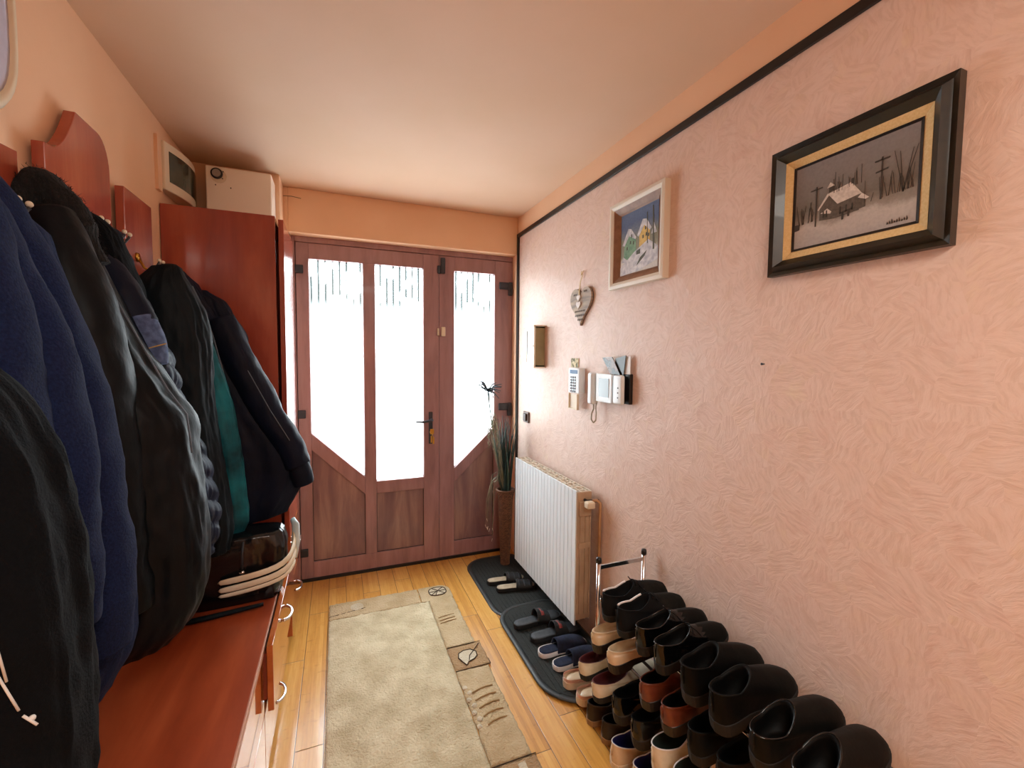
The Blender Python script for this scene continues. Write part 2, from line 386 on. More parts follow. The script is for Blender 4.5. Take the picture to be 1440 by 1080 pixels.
# ------------------------------------------------------------------ wardrobe and bench cabinets
def handle(parent, x, yc, zc, mat_):
    """arched chrome pull whose two feet stand on the front at x"""
    L_ = .055
    p = [(x, yc-L_, zc), (x+.012, yc-L_*.95, zc), (x+.026, yc-L_*.55, zc), (x+.031, yc, zc), (x+.026, yc+L_*.55, zc), (x+.012, yc+L_*.95, zc), (x, yc+L_, zc)]
    mb = MB().tube(p, [.009,.008,.006,.006,.006,.008,.009], 10, flat=.8, up=(0,0,1))
    return obj('handle', mb, mat_, parent, smooth=True, subd=1)

wr = thing('wardrobe', 'tall cherry wood wardrobe beside the entrance door behind the coats', 'wardrobe', (-.47, 2.55, 0))
WX = -.262
c = MB(); c.box(XL+.003, WX, 2.33, 2.35, .0, 2.10); c.box(XL+.003, WX, 2.752, 2.772, 0, 2.10); c.box(XL+.003, WX, 2.35, 2.752, 2.08, 2.098)
c.box(XL+.003, XL+.012, 2.35, 2.752, 0, 2.08); c.box(XL+.012, WX, 2.35, 2.752, .555, .573); c.box(XL+.012, WX-.02, 2.35, 2.752, 0, .06)
obj('body', c, M_cherry, wr, bevel=.001)
dr = obj('wardrobe_door', MB().box(-.248, -.226, 2.325, 2.768, .575, 2.085), M_cherry, wr, bevel=.0015)
for z0, z1 in ((.32, .568), (.06, .314)):
    d = obj('drawer_front', MB().box(-.2585, -.226, 2.352, 2.768, z0, z1), M_front, wr, bevel=.0015)
    handle(d, -.226, 2.56, (z0+z1)/2+.03, M_chrome)

bn = thing('bench_cabinet', 'long low cherry wood cabinet with a reddish top under the hanging coats', 'cabinet', (-.46, 1.4, 0))
c = MB(); c.box(XL+.003, -.262, .35, 2.325, .0, .05); c.box(XL+.003, XL+.015, .35, 2.325, .05, .472)
for y in (.35, .94, 1.565, 2.307): c.box(XL+.015, -.262, y, y+.018, .05, .472)
obj('body', c, M_cherry, bn)
obj('worktop', MB().box(XL+.003, -.243, .33, 2.326, .472, .494), M_cherry_top, bn)
obj('top_edge', MB().box(-.243, -.2375, .33, 2.326, .472, .494), M_cherry_edge, bn, bevel=.001)
def front(y0_, y1_, z0, z1, x, hz=None, open_=False):
    d = obj('drawer_front', MB().box(x-.018, x, y0_, y1_, z0, z1), M_front, bn, bevel=.0012)
    if hz: handle(d, x, hz[0], hz[1], M_chrome)
    return d
front(1.585, 2.322, .272, .497, -.212, (1.90, .43))
front(1.585, 2.322, .04, .266, -.2395, (1.88, .12))
front(.96, 1.578, .272, .469, -.2395)
front(.96, 1.578, .04, .266, -.2395)
front(.35, .954, .04, .469, -.2395)
c = MB()
for y in (1.605, 2.29): c.box(-.66, -.2305, y, y+.013, .30, .46)
c.box(-.66, -.2305, 1.618, 2.29, .30, .308); obj('drawer_box', c, M_cherry, bn)

# white meter box on the wardrobe, fuse box on the wall
bx = thing('meter_box', 'white square metal box with a round dial on top of the wardrobe', 'electric box', (-.45, 2.69, 2.1))
M_box = mat('cream enamelled steel', 'F2EADC', rough=.4)
obj('casing', MB().box(-.594, -.306, 2.62, 2.772, 2.101, 2.392), M_box, bx, bevel=.006)
obj('dial', MB().lathe([(.001,-.014),(.017,-.014),(.021,-.010),(.021,0),(.001,0)], (-.545,2.62,2.355), 1, 24), mat('light grey dial', '9A938A', rough=.4), bx)
obj('dial_ring', MB().lathe([(.0215,-.012),(.026,-.010),(.026,0),(.0215,0),(.0215,-.012)], (-.545,2.62,2.355), 1, 24), M_black, bx)
obj('backplate', MB().lathe([(.001,-.0025),(.034,-.0025),(.034,0),(.001,0)], (-.538,2.6195,2.345), 1, 24), M_cream, bx)
c = MB()
for (x, z) in ((-.518,2.367),(-.521,2.333),(-.548,2.332),(-.552,2.30),(-.487,2.293)): obj('screw', MB().lathe([(.0003,-.002),(.003,-.002),(.003,0),(.0003,0)], (x,2.6195 if z<2.33 else 2.617,z), 1, 8), M_black, bx)

fb = thing('fuse_box', 'cream fuse box with a bulging dark window on the left wall', 'fuse box', (XL, 2.54, 2.2))
prof = lambda t: .022 + .045*math.sin(PI*t)
ys = [2.345 + .42*i/16 for i in range(17)]
c = MB(); rings = []
for i, y in enumerate(ys):
    x = XL + prof(i/16); rings.append([(XL, y, 2.165), (x, y, 2.165), (x, y, 2.37), (XL, y, 2.37)])
c.loft(rings)
obj('casing', c, M_cream, fb, bevel=.004)
c = MB(); rings = []
for i in range(1, 16):
    x = XL + prof(i/16) + .003; rings.append([(x-.01, ys[i], 2.205), (x, ys[i], 2.205), (x, ys[i], 2.335), (x-.01, ys[i], 2.335)])
c.loft(rings); obj('window', c, mat('smoked green window', '2A312A', '3D463A', rough=.15, scale=12), fb)
c = MB().box(XL, XL+.012, 2.30, 2.345, 2.15, 2.375); obj('backplate', c, M_paint, fb)

tag(obj('wall_wire', MB().tube([(-.285,2.948,2.395),(-.24,2.947,2.398),(-.19,2.948,2.392)], .0015, 6), M_black), 'thin dark wire on the wall right of the white box', 'wire')

# hall stand panels on the left wall with their hooks
def hook(parent, y, z, x=-.66):
    mb = MB()
    mb.lathe([(.001,0),(.017,0),(.015,.006),(.001,.008)], (x, y, z), 0, 14)
    mb.tube([(x+.004,y,z),(x+.02,y,z-.035),(x+.045,y,z-.05),(x+.06,y,z-.03)], .0045, 8)
    h = obj('hook', mb, M_gold, parent, smooth=True)
    for dy in (-.018, .018):
        obj('prong', MB().tube([(x+.04,y,z-.045),(x+.055,y+dy*.6,z-.04),(x+.07,y+dy,z-.015)], .004, 8), M_darkmetal, h, smooth=True)
        obj('knob', MB().sph((x+.07,y+dy,z-.008), .0065), M_cream, h, smooth=True)
def arch(y0_, y1_, zlow, zs, ztop, flat):
    """outline of a board with a stepped arched head"""
    w_ = y1_-y0_; pts = [(y0_, zlow), (y1_, zlow), (y1_, zs)]
    for i in range(1, 7): q = PI/2*i/6; pts.append((y1_-.10*w_/.4*(1-math.cos(q)), zs+(ztop-zs)*math.sin(q)))
    pts.append((y0_+.42*w_, ztop))
    for i in range(1, 8): t = i/7; pts.append((y0_+.42*w_*(1-t)**1.0, ztop-(ztop-flat)*(t**1.6)))
    return pts
PX0, PX1 = XL+.012, -.662
def rack_panel(label, pts, hooks):
    t = thing('coat_rack_panel', label, 'coat rack', (PX0, pts[0][0], 1.5), 'cherry boards of the wall coat rack')
    obj('board', MB().prism(pts, 0, PX0, PX1), M_cherry, t, bevel=.002)
    obj('spacer', MB().box(XL+.001, PX0, pts[0][0]+.05, pts[1][0]-.05, 1.55, 1.75), M_blackwood, t)
    for y, z in hooks: hook(t, y, z, PX1)
    return t
ptsA = [(.75,.8),(1.352,.8),(1.352,1.905)] + [(1.352-.6*i/14, 1.905-.018*math.sin(PI*i/14)) for i in range(1,14)] + [(.75,1.905)]
rack_panel('low cherry board with a hollowed top edge, below the lilac wall lamp', ptsA, [(1.22,1.77),(.98,1.77)])
ptsB = [(1.455,.8),(1.793,.8),(1.793,2.02)] + [(1.793-.07*(1-math.cos(PI/2*i/7)), 2.02+.098*math.sin(PI/2*i/7)) for i in range(1,8)] + [(1.605,2.118)] + [(1.605-.12*i/8, 2.118-.143*(1-(1-i/8)**1.7)) for i in range(1,9)] + [(1.455,1.973)]
rack_panel('tallest cherry board with a rounded arched head in the coat rack', ptsB, [(1.56,1.83),(1.70,1.83)])
rack_panel('narrow cherry board with a straight top beside the wardrobe', [(1.89,.8),(2.125,.8),(2.125,2.02),(1.89,2.02)], [(1.975,1.80)])

lm = thing('wall_lamp', 'rounded pale lilac wall lamp with a cream rim high on the left wall', 'lamp', (XL, 1.15, 2.15))
def rrect(yc, zc, hy, hz, n=48, p=3.2, x=0):
    out = []
    for i in range(n):
        q = 2*PI*i/n; cc, ss = math.cos(q), math.sin(q)
        out.append((x, yc+hy*math.copysign(abs(cc)**(2/p), cc), zc+hz*math.copysign(abs(ss)**(2/p), ss)))
    return out
LX = XL
c = MB().loft([rrect(1.15,2.20,.25,.24,x=LX), rrect(1.15,2.20,.26,.25,x=LX+.015), rrect(1.15,2.20,.25,.24,x=LX+.026), rrect(1.15,2.20,.236,.226,x=LX+.027), rrect(1.15,2.20,.232,.222,x=LX+.015)], cap1=False)
obj('rim', c, M_cream, lm, smooth=True)
c = MB().loft([rrect(1.15,2.20,.236,.226,x=LX+.012), rrect(1.15,2.20,.234,.224,x=LX+.020), rrect(1.15,2.20,.16,.15,x=LX+.024)])
obj('diffuser', c, mat('pale lilac opal glass', 'C3C0D4', 'BBB9CE', rough=.35, scale=40), lm, smooth=True)

# ------------------------------------------------------------------ garments
def wool(name, a, b, sh=.3):
    return mat(name, a, b, rough=.95, scale=220, bump=.6, bscale=260, sheen=0, spec=.15, dist=.003)
def nylon(name, a, b, rough=.42):
    return mat(name, a, b, rough=rough, scale=8, bump=.5, bscale=14, dist=.012, bstretch=(1,1,.45), spec=.16)
M_navywool = wool('navy wool', '162244', '0F1833', .5)
M_blackwool = wool('black wool', '05080D', '030508', .15)
M_blacknylon = nylon('black padded cloth', '060C12', '03070B', .5)
M_navypuff = nylon('dark navy quilted nylon', '101A38', '0B1226', .45)
M_navycloth = nylon('dark blue shell cloth', '0A1226', '070D1C', .6)
M_teal = nylon('teal shell cloth', '156C7A', '0A2630', .5)
M_darkgreen = nylon('black green shell cloth', '06141C', '040C12', .6)
M_denim = mat('faded blue denim', '4B5F86', '2F3F63', rough=.85, scale=60, bump=.4, bscale=300, dist=.002)
M_fur = mat('black fur', '0B0C0E', '151517', rough=1, scale=120, bump=1, bscale=120, dist=.02, bstretch=(1,1,.3))
M_lining = mat('dark lining', '08090C', rough=.8)
M_thread = mat('pale stitching', '59626F', rough=.8)
M_label = mat('cream care label', 'B9A98C', rough=.9)

def lerp(a, b, t): return a + (b - a) * t
def interp(secs, z):
    for i in range(len(secs) - 1):
        a, b = secs[i], secs[i+1]
        if a[0] >= z >= b[0]:
            t = (a[0]-z) / max(a[0]-b[0], 1e-6)
            p = secs[max(i-1, 0)]; q = secs[min(i+2, len(secs)-1)]
            out = []
            for k in range(1, len(a)):
                m1 = (b[k]-p[k]) / 2; m2 = (q[k]-a[k]) / 2
                h = (2*t**3-3*t**2+1)*a[k] + (t**3-2*t**2+t)*m1 + (-2*t**3+3*t**2)*b[k] + (t**3-t**2)*m2
                lo, hi = min(a[k], b[k]), max(a[k], b[k]); ex = (hi-lo)*.15
                out.append(max(lo-ex, min(hi+ex, h)))
            return out
    return list(secs[-1][1:])
def garment_mb(secs, seed, amp=.012, nf=5, quilt=0, qs=.07, n=110, rows=90, skew=0, hem=True, wr_=.004, pw=.85):
    """secs: (z, x_back, x_edge, y_centre, half_depth)"""
    mb = MB(); rings = []; z0, z1 = secs[0][0], secs[-1][0]
    for r in range(rows + 1):
        t = r / rows; z = z0 + (z1 - z0) * t
        xb, xe, yc, ry = interp(secs, z)
        cx, rx = (xb+xe)/2, max((xe-xb)/2, .004)
        fade = min(1, t*4) ; ring = []
        for k in range(n):
            q = 2*PI*k/n; cc, ss = math.cos(q), math.sin(q)
            ux, uy = math.copysign(abs(cc)**pw, cc), math.copysign(abs(ss)**pw, ss)
            f1 = noise.noise(Vector((cc*nf*.5+seed, ss*nf*.5, z*1.3+seed)))
            f2 = 1 - 2*abs(noise.noise(Vector((cc*nf+seed*3, ss*nf, z*2.2-seed))))
            f3 = noise.noise(Vector((cc*9+seed, ss*9, z*22)))
            d = fade*(amp*1.3*f1 + amp*.9*(f2-.6)) + wr_*f3
            if quilt: d += quilt*(abs(math.sin(PI*(z+.015*math.sin(3*q))/qs))**.6 - .6)
            sx = 1 + d/max(rx, .03); sy = 1 + d/max(ry, .03)
            x = cx + rx*ux*sx; y = yc + ry*uy*sy
            x = max(x, -.661)
            zz = z + skew*(x-cx)*t*t
            ring.append((x, y, zz))
        rings.append(ring)
    if hem:
        last = rings[-1]; cx = sum(p[0] for p in last)/n; cy = sum(p[1] for p in last)/n
        rings.append([(cx+(p[0]-cx)*.96, cy+(p[1]-cy)*.94, p[2]-.003) for p in last])
        rings.append([(cx+(p[0]-cx)*.92, cy+(p[1]-cy)*.86, p[2]+.02) for p in last])
        rings.append([(cx+(p[0]-cx)*.85, cy+(p[1]-cy)*.7, p[2]+.08) for p in last])
    return mb.loft(rings)
def sleeve_mb(path, r, seed, n=48, amp=.006, flat=1.0, k=12):
    """path points (x,y,z) with radii, resampled and wrinkled"""
    P = [V3(p) for p in path]; pts = []; rr = []
    for i in range(len(P)-1):
        p0 = P[max(i-1,0)]; p1 = P[i]; p2 = P[i+1]; p3 = P[min(i+2,len(P)-1)]
        for j in range(k):
            t = j/k
            pts.append(.5*((2*p1)+(p2-p0)*t+(2*p0-5*p1+4*p2-p3)*t*t+(3*p1-p0-3*p2+p3)*t**3)); rr.append(lerp(r[i], r[i+1], t))
    pts.append(P[-1]); rr.append(r[-1])
    mb = MB(); mb.tube(pts, rr, n, flat=flat)
    nv = len(mb.v); out = []
    for i, v in enumerate(mb.v):
        ri = min(i//n, len(pts)-1); c_ = pts[ri]; d = V3(v)-c_
        e = noise.noise(Vector((v[0]*14+seed, v[1]*14, v[2]*9))) * amp + (1-2*abs(noise.noise(Vector((v[0]*22, v[1]*22+seed, v[2]*16)))))*amp*.5
        if d.length > 1e-6: d = d.normalized()*(d.length+e)
        out.append(tuple(c_+d))
    mb.v = out; return mb
def ribbon(pts, w_, th=.003, up=(0,0,1)):
    return MB().tube(pts, w_, 8, flat=th/w_, up=up)
def loop_on_hook(parent, x, y, z, m_):
    obj('hanging_loop', MB().tube([(x-.015,y,z),(x-.02,y,z+.03),(x,y,z+.045),(x+.015,y,z+.02),(x+.01,y,z-.01)], .003, 6), m_, parent, smooth=True)

# nearest: long black garment with a white drawstring
g = thing('black_coat', 'black hooded coat with a white drawstring hanging nearest, far left', 'coat', (-.5, .74, .75))
S = [(1.60,-.66,-.60,.76,.02),(1.55,-.66,-.52,.75,.06),(1.43,-.66,-.40,.73,.09),(1.34,-.66,-.352,.73,.10),(1.27,-.66,-.334,.73,.105),(1.17,-.66,-.322,.73,.11),(1.0,-.66,-.318,.73,.11),(.80,-.66,-.322,.73,.11),(.60,-.66,-.33,.73,.11)]
obj('shell', garment_mb(S, 3.1, .006), M_blackwool, g, smooth=True)
CORD1 = [(-.352,.600,1.26),(-.345,.600,1.19),(-.336,.600,1.13),(-.324,.600,1.095),(-.317,.600,1.075)]; CORD2 = [(-.348,.598,1.28),(-.338,.598,1.20),(-.330,.598,1.15),(-.324,.598,1.11)]; CS = (-.306,.598,1.065)
M_cord = mat('white cord', 'C9C9C6', rough=.8)
obj('drawstring', MB().tube(CORD1, .0012, 8), M_cord, g, smooth=True)
obj('drawstring', MB().tube(CORD2, .0012, 8), M_cord, g, smooth=True)
mb = MB().sph((CS[0],CS[1],CS[2]), .0032); mb.tube([(CS[0]-.006,CS[1]-.002,CS[2]+.006),(CS[0]+.006,CS[1]-.004,CS[2]-.006)], .0013, 8)
obj('cord_stopper', mb, M_cord, g, smooth=True)

# navy wool coat with two sleeve ridges
g = thing('navy_coat', 'long navy blue wool coat hanging in front of the low cherry board', 'coat', (-.5, 1.1, .66))
S = [(1.80,-.66,-.63,1.12,.015),(1.76,-.66,-.59,1.12,.05),(1.69,-.66,-.53,1.13,.09),(1.5,-.66,-.49,1.14,.11),(1.295,-.66,-.462,1.14,.12),(1.1,-.66,-.443,1.14,.12),(.97,-.66,-.429,1.14,.12),(.85,-.66,-.418,1.14,.12),(.78,-.66,-.43,1.14,.12),(.70,-.66,-.47,1.14,.11)]
obj('body', garment_mb(S, 1.7, .010, nf=3, skew=.35), M_navywool, g, smooth=True)
obj('sleeve', sleeve_mb([(-.63,1.07,1.80),(-.575,1.05,1.70),(-.515,1.05,1.52),(-.480,1.05,1.40),(-.460,1.05,1.25),(-.447,1.05,1.10),(-.443,1.05,.98),(-.445,1.05,.885)], [.03,.062,.070,.068,.067,.066,.066,.055], 2.2), M_navywool, g, smooth=True)
obj('sleeve', sleeve_mb([(-.58,.95,1.76),(-.535,.94,1.66),(-.495,.93,1.55),(-.465,.93,1.45),(-.445,.93,1.35),(-.435,.93,1.22),(-.432,.93,1.10),(-.435,.93,1.0)], [.03,.055,.062,.060,.058,.056,.055,.05], 5.2), M_navywool, g, smooth=True)
obj('lapel', sleeve_mb([(-.52,.88,1.70),(-.50,.86,1.60),(-.48,.85,1.45),(-.47,.85,1.25),(-.47,.85,1.05),(-.47,.86,.85)], [.05,.065,.07,.07,.07,.07], 8.2), M_navywool, g, smooth=True)

# black padded coat with fur collar
g = thing('black_coat', 'bulky black padded coat with a fur collar, next after the navy wool coat', 'coat', (-.5, 1.38, .64))
S = [(1.80,-.66,-.60,1.39,.04),(1.74,-.66,-.573,1.39,.07),(1.677,-.66,-.545,1.39,.085),(1.585,-.66,-.512,1.39,.095),(1.461,-.66,-.460,1.39,.10),(1.352,-.66,-.405,1.39,.105),(1.28,-.66,-.362,1.39,.105),(1.195,-.66,-.356,1.39,.11),(1.038,-.66,-.341,1.39,.11),(.92,-.66,-.333,1.39,.11),(.80,-.66,-.340,1.39,.11),(.73,-.66,-.37,1.39,.105),(.69,-.66,-.41,1.39,.09)]
obj('body', garment_mb(S, 6.3, .010, nf=2.2, skew=.12), M_blacknylon, g, smooth=True)
obj('sleeve', sleeve_mb([(-.60,1.33,1.77),(-.56,1.30,1.62),(-.53,1.29,1.48),(-.51,1.28,1.30),(-.50,1.28,1.10),(-.49,1.28,.92),(-.48,1.28,.84)], [.04,.062,.066,.066,.064,.064,.055], 9.1, amp=.008), M_blacknylon, g, smooth=True)
mb = sleeve_mb([(-.652,1.34,1.72),(-.655,1.35,1.79),(-.635,1.37,1.835),(-.60,1.37,1.81),(-.56,1.37,1.745),(-.535,1.37,1.67)], [.022,.032,.034,.033,.03,.018], 4.4, n=64, amp=.012)
rf = random.Random(3); nv_ = len(mb.v)
for i in range(1600):
    p_ = Vector(mb.v[rf.randrange(nv_)]) + Vector((rf.uniform(-.004,.004), rf.uniform(-.004,.004), rf.uniform(-.004,.004)))
    d_ = Vector((rf.uniform(-1,1), rf.uniform(-1,.6), rf.uniform(-.6,1))).normalized()*rf.uniform(.006,.014); e_ = Vector((.0007,.0004,0))
    mb.add([p_-e_, p_+e_, p_+d_], [(0,1,2)])
obj('fur_collar', mb, M_fur, g, smooth=False)
obj('care_label', MB().box(-.492,-.458,1.205,1.2065,1.085,1.125), M_label, g)
obj('piping', MB().tube([(-.50,1.36,1.585),(-.449,1.355,1.47),(-.402,1.352,1.365),(-.362,1.348,1.30),(-.352,1.342,1.2)], .0022, 6), M_thread, g, smooth=True)

# dark jacket with denim cuff
g = thing('dark_denim_jacket', 'dark jacket with a faded denim sleeve cuff between two black coats', 'jacket', (-.55, 1.54, 1.35))
S = [(1.845,-.66,-.64,1.54,.02),(1.83,-.66,-.60,1.54,.05),(1.785,-.66,-.555,1.54,.07),(1.6,-.66,-.50,1.54,.08),(1.5,-.66,-.475,1.54,.08),(1.3,-.66,-.46,1.54,.08),(1.0,-.66,-.45,1.54,.08),(.85,-.66,-.45,1.54,.08)]
obj('body', garment_mb(S, 7.3, .006), M_blackwool, g, smooth=True)
obj('sleeve', sleeve_mb([(-.63,1.52,1.80),(-.585,1.50,1.70),(-.530,1.48,1.61),(-.488,1.47,1.53)], [.03,.040,.042,.036], 3.4), M_navycloth, g, smooth=True)
cf = obj('cuff', sleeve_mb([(-.496,1.465,1.545),(-.470,1.46,1.485),(-.460,1.455,1.425)], [.037,.036,.030], 1.4, amp=.006), M_denim, g, smooth=True)
obj('stitching', MB().tube([(-.497,1.428,1.462),(-.472,1.420,1.464),(-.445,1.430,1.475),(-.430,1.448,1.482)], .0018, 6), mat('tan stitching', 'A08450', rough=.8), cf)

# quilted navy puffer
g = thing('quilted_jacket', 'dark navy quilted puffer jacket with stitched chambers along its edge', 'jacket', (-.5, 1.68, .85))
S = [(1.835,-.66,-.635,1.68,.02),(1.825,-.66,-.61,1.68,.04),(1.74,-.66,-.585,1.68,.06),(1.56,-.66,-.535,1.68,.075),(1.405,-.66,-.483,1.68,.08),(1.269,-.66,-.455,1.68,.085),(1.127,-.66,-.405,1.68,.085),(1.032,-.66,-.386,1.68,.085),(.934,-.66,-.372,1.68,.085),(.85,-.66,-.378,1.68,.08),(.80,-.66,-.39,1.68,.07)]
obj('shell', garment_mb(S, 2.3, .006, quilt=.014, qs=.075), M_navypuff, g, smooth=True)
obj('care_label', MB().box(-.405,-.385,1.60,1.6015,.965,1.0), M_label, g)

# black green jacket with pointed hood
g = thing('hooded_jacket', 'black green jacket hung by its pointed hood beside the brass hook', 'jacket', (-.5, 1.86, .72))
S = [(1.765,-.54,-.515,1.86,.012),(1.755,-.58,-.502,1.86,.03),(1.70,-.63,-.478,1.86,.055),(1.602,-.66,-.435,1.86,.07),(1.502,-.66,-.42,1.86,.075),(1.298,-.66,-.41,1.86,.075),(1.09,-.66,-.392,1.86,.075),(.95,-.66,-.375,1.86,.075),(.822,-.66,-.366,1.86,.07),(.73,-.66,-.38,1.86,.06)]
obj('shell', garment_mb(S, 4.3, .008, nf=3), M_darkgreen, g, smooth=True)

# teal jacket
g = thing('teal_jacket', 'teal shell jacket showing as a bright turquoise fold among the dark coats', 'jacket', (-.5, 1.97, .75))
S = [(1.70,-.64,-.58,1.98,.015),(1.61,-.66,-.48,1.98,.045),(1.451,-.66,-.432,1.98,.055),(1.289,-.66,-.388,1.975,.055),(1.122,-.66,-.362,1.97,.055),(.897,-.66,-.345,1.97,.055),(.80,-.66,-.34,1.97,.05),(.755,-.66,-.36,1.97,.045)]
obj('shell', garment_mb(S, 8.3, .008, nf=3), M_teal, g, smooth=True)

# wide dark blue jacket nearest the wardrobe
g = thing('dark_blue_jacket', 'wide dark blue jacket hanging last, against the wardrobe side', 'jacket', (-.4, 2.14, .7))
S = [(1.80,-.61,-.585,2.15,.015),(1.79,-.62,-.57,2.15,.03),(1.74,-.64,-.525,2.15,.06),(1.64,-.66,-.467,2.15,.08),(1.511,-.66,-.395,2.15,.09),(1.42,-.66,-.365,2.15,.095),(1.24,-.655,-.273,2.15,.10),(1.11,-.645,-.196,2.15,.10),(1.0,-.64,-.135,2.15,.095),(.95,-.635,-.125,2.15,.09),(.88,-.63,-.14,2.15,.085),(.80,-.62,-.18,2.15,.08),(.735,-.61,-.215,2.15,.07)]
obj('body', garment_mb(S, 5.5, .008, nf=3, skew=.16), M_navycloth, g, smooth=True)
obj('sleeve', sleeve_mb([(-.44,2.10,1.60),(-.37,2.09,1.42),(-.28,2.09,1.22),(-.20,2.09,1.07),(-.165,2.09,.98)], [.05,.062,.060,.055,.048], 7.7, amp=.007), M_navycloth, g, smooth=True)
obj('cuff', sleeve_mb([(-.185,2.12,1.0),(-.158,2.12,.93),(-.145,2.12,.885)], [.05,.048,.04], 7.9, amp=.003), M_navycloth, g, smooth=True)
mb = MB()
mb.tube([(-.52,2.055,1.72),(-.475,2.045,1.61),(-.452,2.04,1.52),(-.41,2.035,1.33),(-.385,2.03,1.18),(-.365,2.03,.98),(-.36,2.035,.80)], .0028, 6)
obj('zipper', mb, M_thread, g, smooth=True)
obj('piping', MB().tube([(-.44,2.06,1.60),(-.35,2.035,1.42),(-.26,2.025,1.23),(-.19,2.022,1.10)], .0018, 6), M_thread, g, smooth=True)
obj('hood', garment_mb([(1.72,-.56,-.50,2.17,.02),(1.68,-.58,-.44,2.17,.05),(1.62,-.59,-.41,2.17,.06),(1.55,-.58,-.365,2.17,.06),(1.49,-.56,-.36,2.17,.05),(1.44,-.52,-.38,2.17,.03)], 9.5, .008, rows=40, hem=False), M_navycloth, g, smooth=True)

# black bag on the cabinet
g = thing('black_bag', 'glossy black bag with cream leather handles standing on the cabinet under the coats', 'bag', (-.42, 1.98, .494))
M_gloss = mat('glossy black leatherette', '0C0E12', '07080B', rough=.22, scale=6, bump=.4, bscale=9, dist=.02)
S = [(.760,-.62,-.225,1.98,.06),(.750,-.63,-.212,1.98,.08),(.70,-.64,-.20,1.98,.09),(.60,-.64,-.205,1.98,.09),(.53,-.64,-.215,1.98,.09),(.497,-.64,-.225,1.98,.085)]
obj('bag_body', garment_mb(S, 3.3, .006, rows=50, hem=False, pw=.55), M_gloss, g, smooth=True)
M_hand = mat('cream leather', 'C9B590', 'D9D2C0', rough=.45, scale=5)
for dz, dx, rr_ in ((.0, 0, .012), (.030, -.004, .012), (-.022, .002, .008)):
    pts = [(-.43,1.868,.575+dz), (-.36,1.862,.582+dz), (-.29,1.866,.590+dz), (-.225+dx,1.885,.597+dz), (-.188+dx,1.93,.606+dz), (-.176+dx,2.0,.625+dz)]
    if dz >= 0: pts += [(-.176+dx,2.06,.645+dz), (-.190+dx,2.12,.68+dz)]
    obj('handle_strap', MB().tube(pts, rr_, 12, flat=.45, up=(0,1,0)), M_hand, g, smooth=True, subd=1)
obj('strap_keeper', MB().tube([(-.186,2.02,.60),(-.176,2.05,.66),(-.18,2.09,.715),(-.195,2.12,.735)], [.016,.018,.016,.01], 12, flat=.5), mat('pale grey leather', 'BFD0D2', rough=.4), g, smooth=True)
z_ = obj('zipper', MB().tube([(-.345,1.90,.74),(-.347,1.886,.70),(-.348,1.882,.64)], .004, 8), M_darkmetal, g, smooth=True)
obj('zip_pull', MB().sph((-.348,1.876,.630), .009, sc=(1.2,.6,.8)), M_chrome, z_, smooth=True)
tag(obj('folded_umbrella', MB().tube([(-.62,1.80,.508),(-.45,1.82,.507),(-.275,1.85,.507)], [.010,.012,.008], 10, flat=.8), M_darkgreen, smooth=True), 'thin dark folded umbrella lying on the cabinet in front of the bag', 'umbrella')

# ------------------------------------------------------------------ pictures on the right wall
def frame_rect(mb, x0, x1, ya, yb, za, zb, w_, mi=0):
    """mitred rectangular ring in the YZ plane, sloping from depth x0 (outer) to x1 (inner)"""
    o_ = [(ya,za),(yb,za),(yb,zb),(ya,zb)]; i_ = [(ya+w_,za+w_),(yb-w_,za+w_),(yb-w_,zb-w_),(ya+w_,zb-w_)]
    vs = [(XR,)+p for p in o_] + [(x0,)+p for p in o_] + [(x1,)+p for p in i_] + [(XR,)+p for p in i_]
    fs = []
    for k in range(4):
        j = (k+1)%4
        fs += [(k,j,4+j,4+k),(4+k,4+j,8+j,8+k),(8+k,8+j,12+j,12+k),(12+k,12+j,j,k)]
    mb.add(vs, fs, mi); return mb
M_frame_dark = wood('dark stained picture frame', '14120C', '201C12', '2A2416', .35, (6,30,30), .1)
M_linen = mat('linen liner', 'D8C08E', 'CDB27C', rough=.9, scale=200)
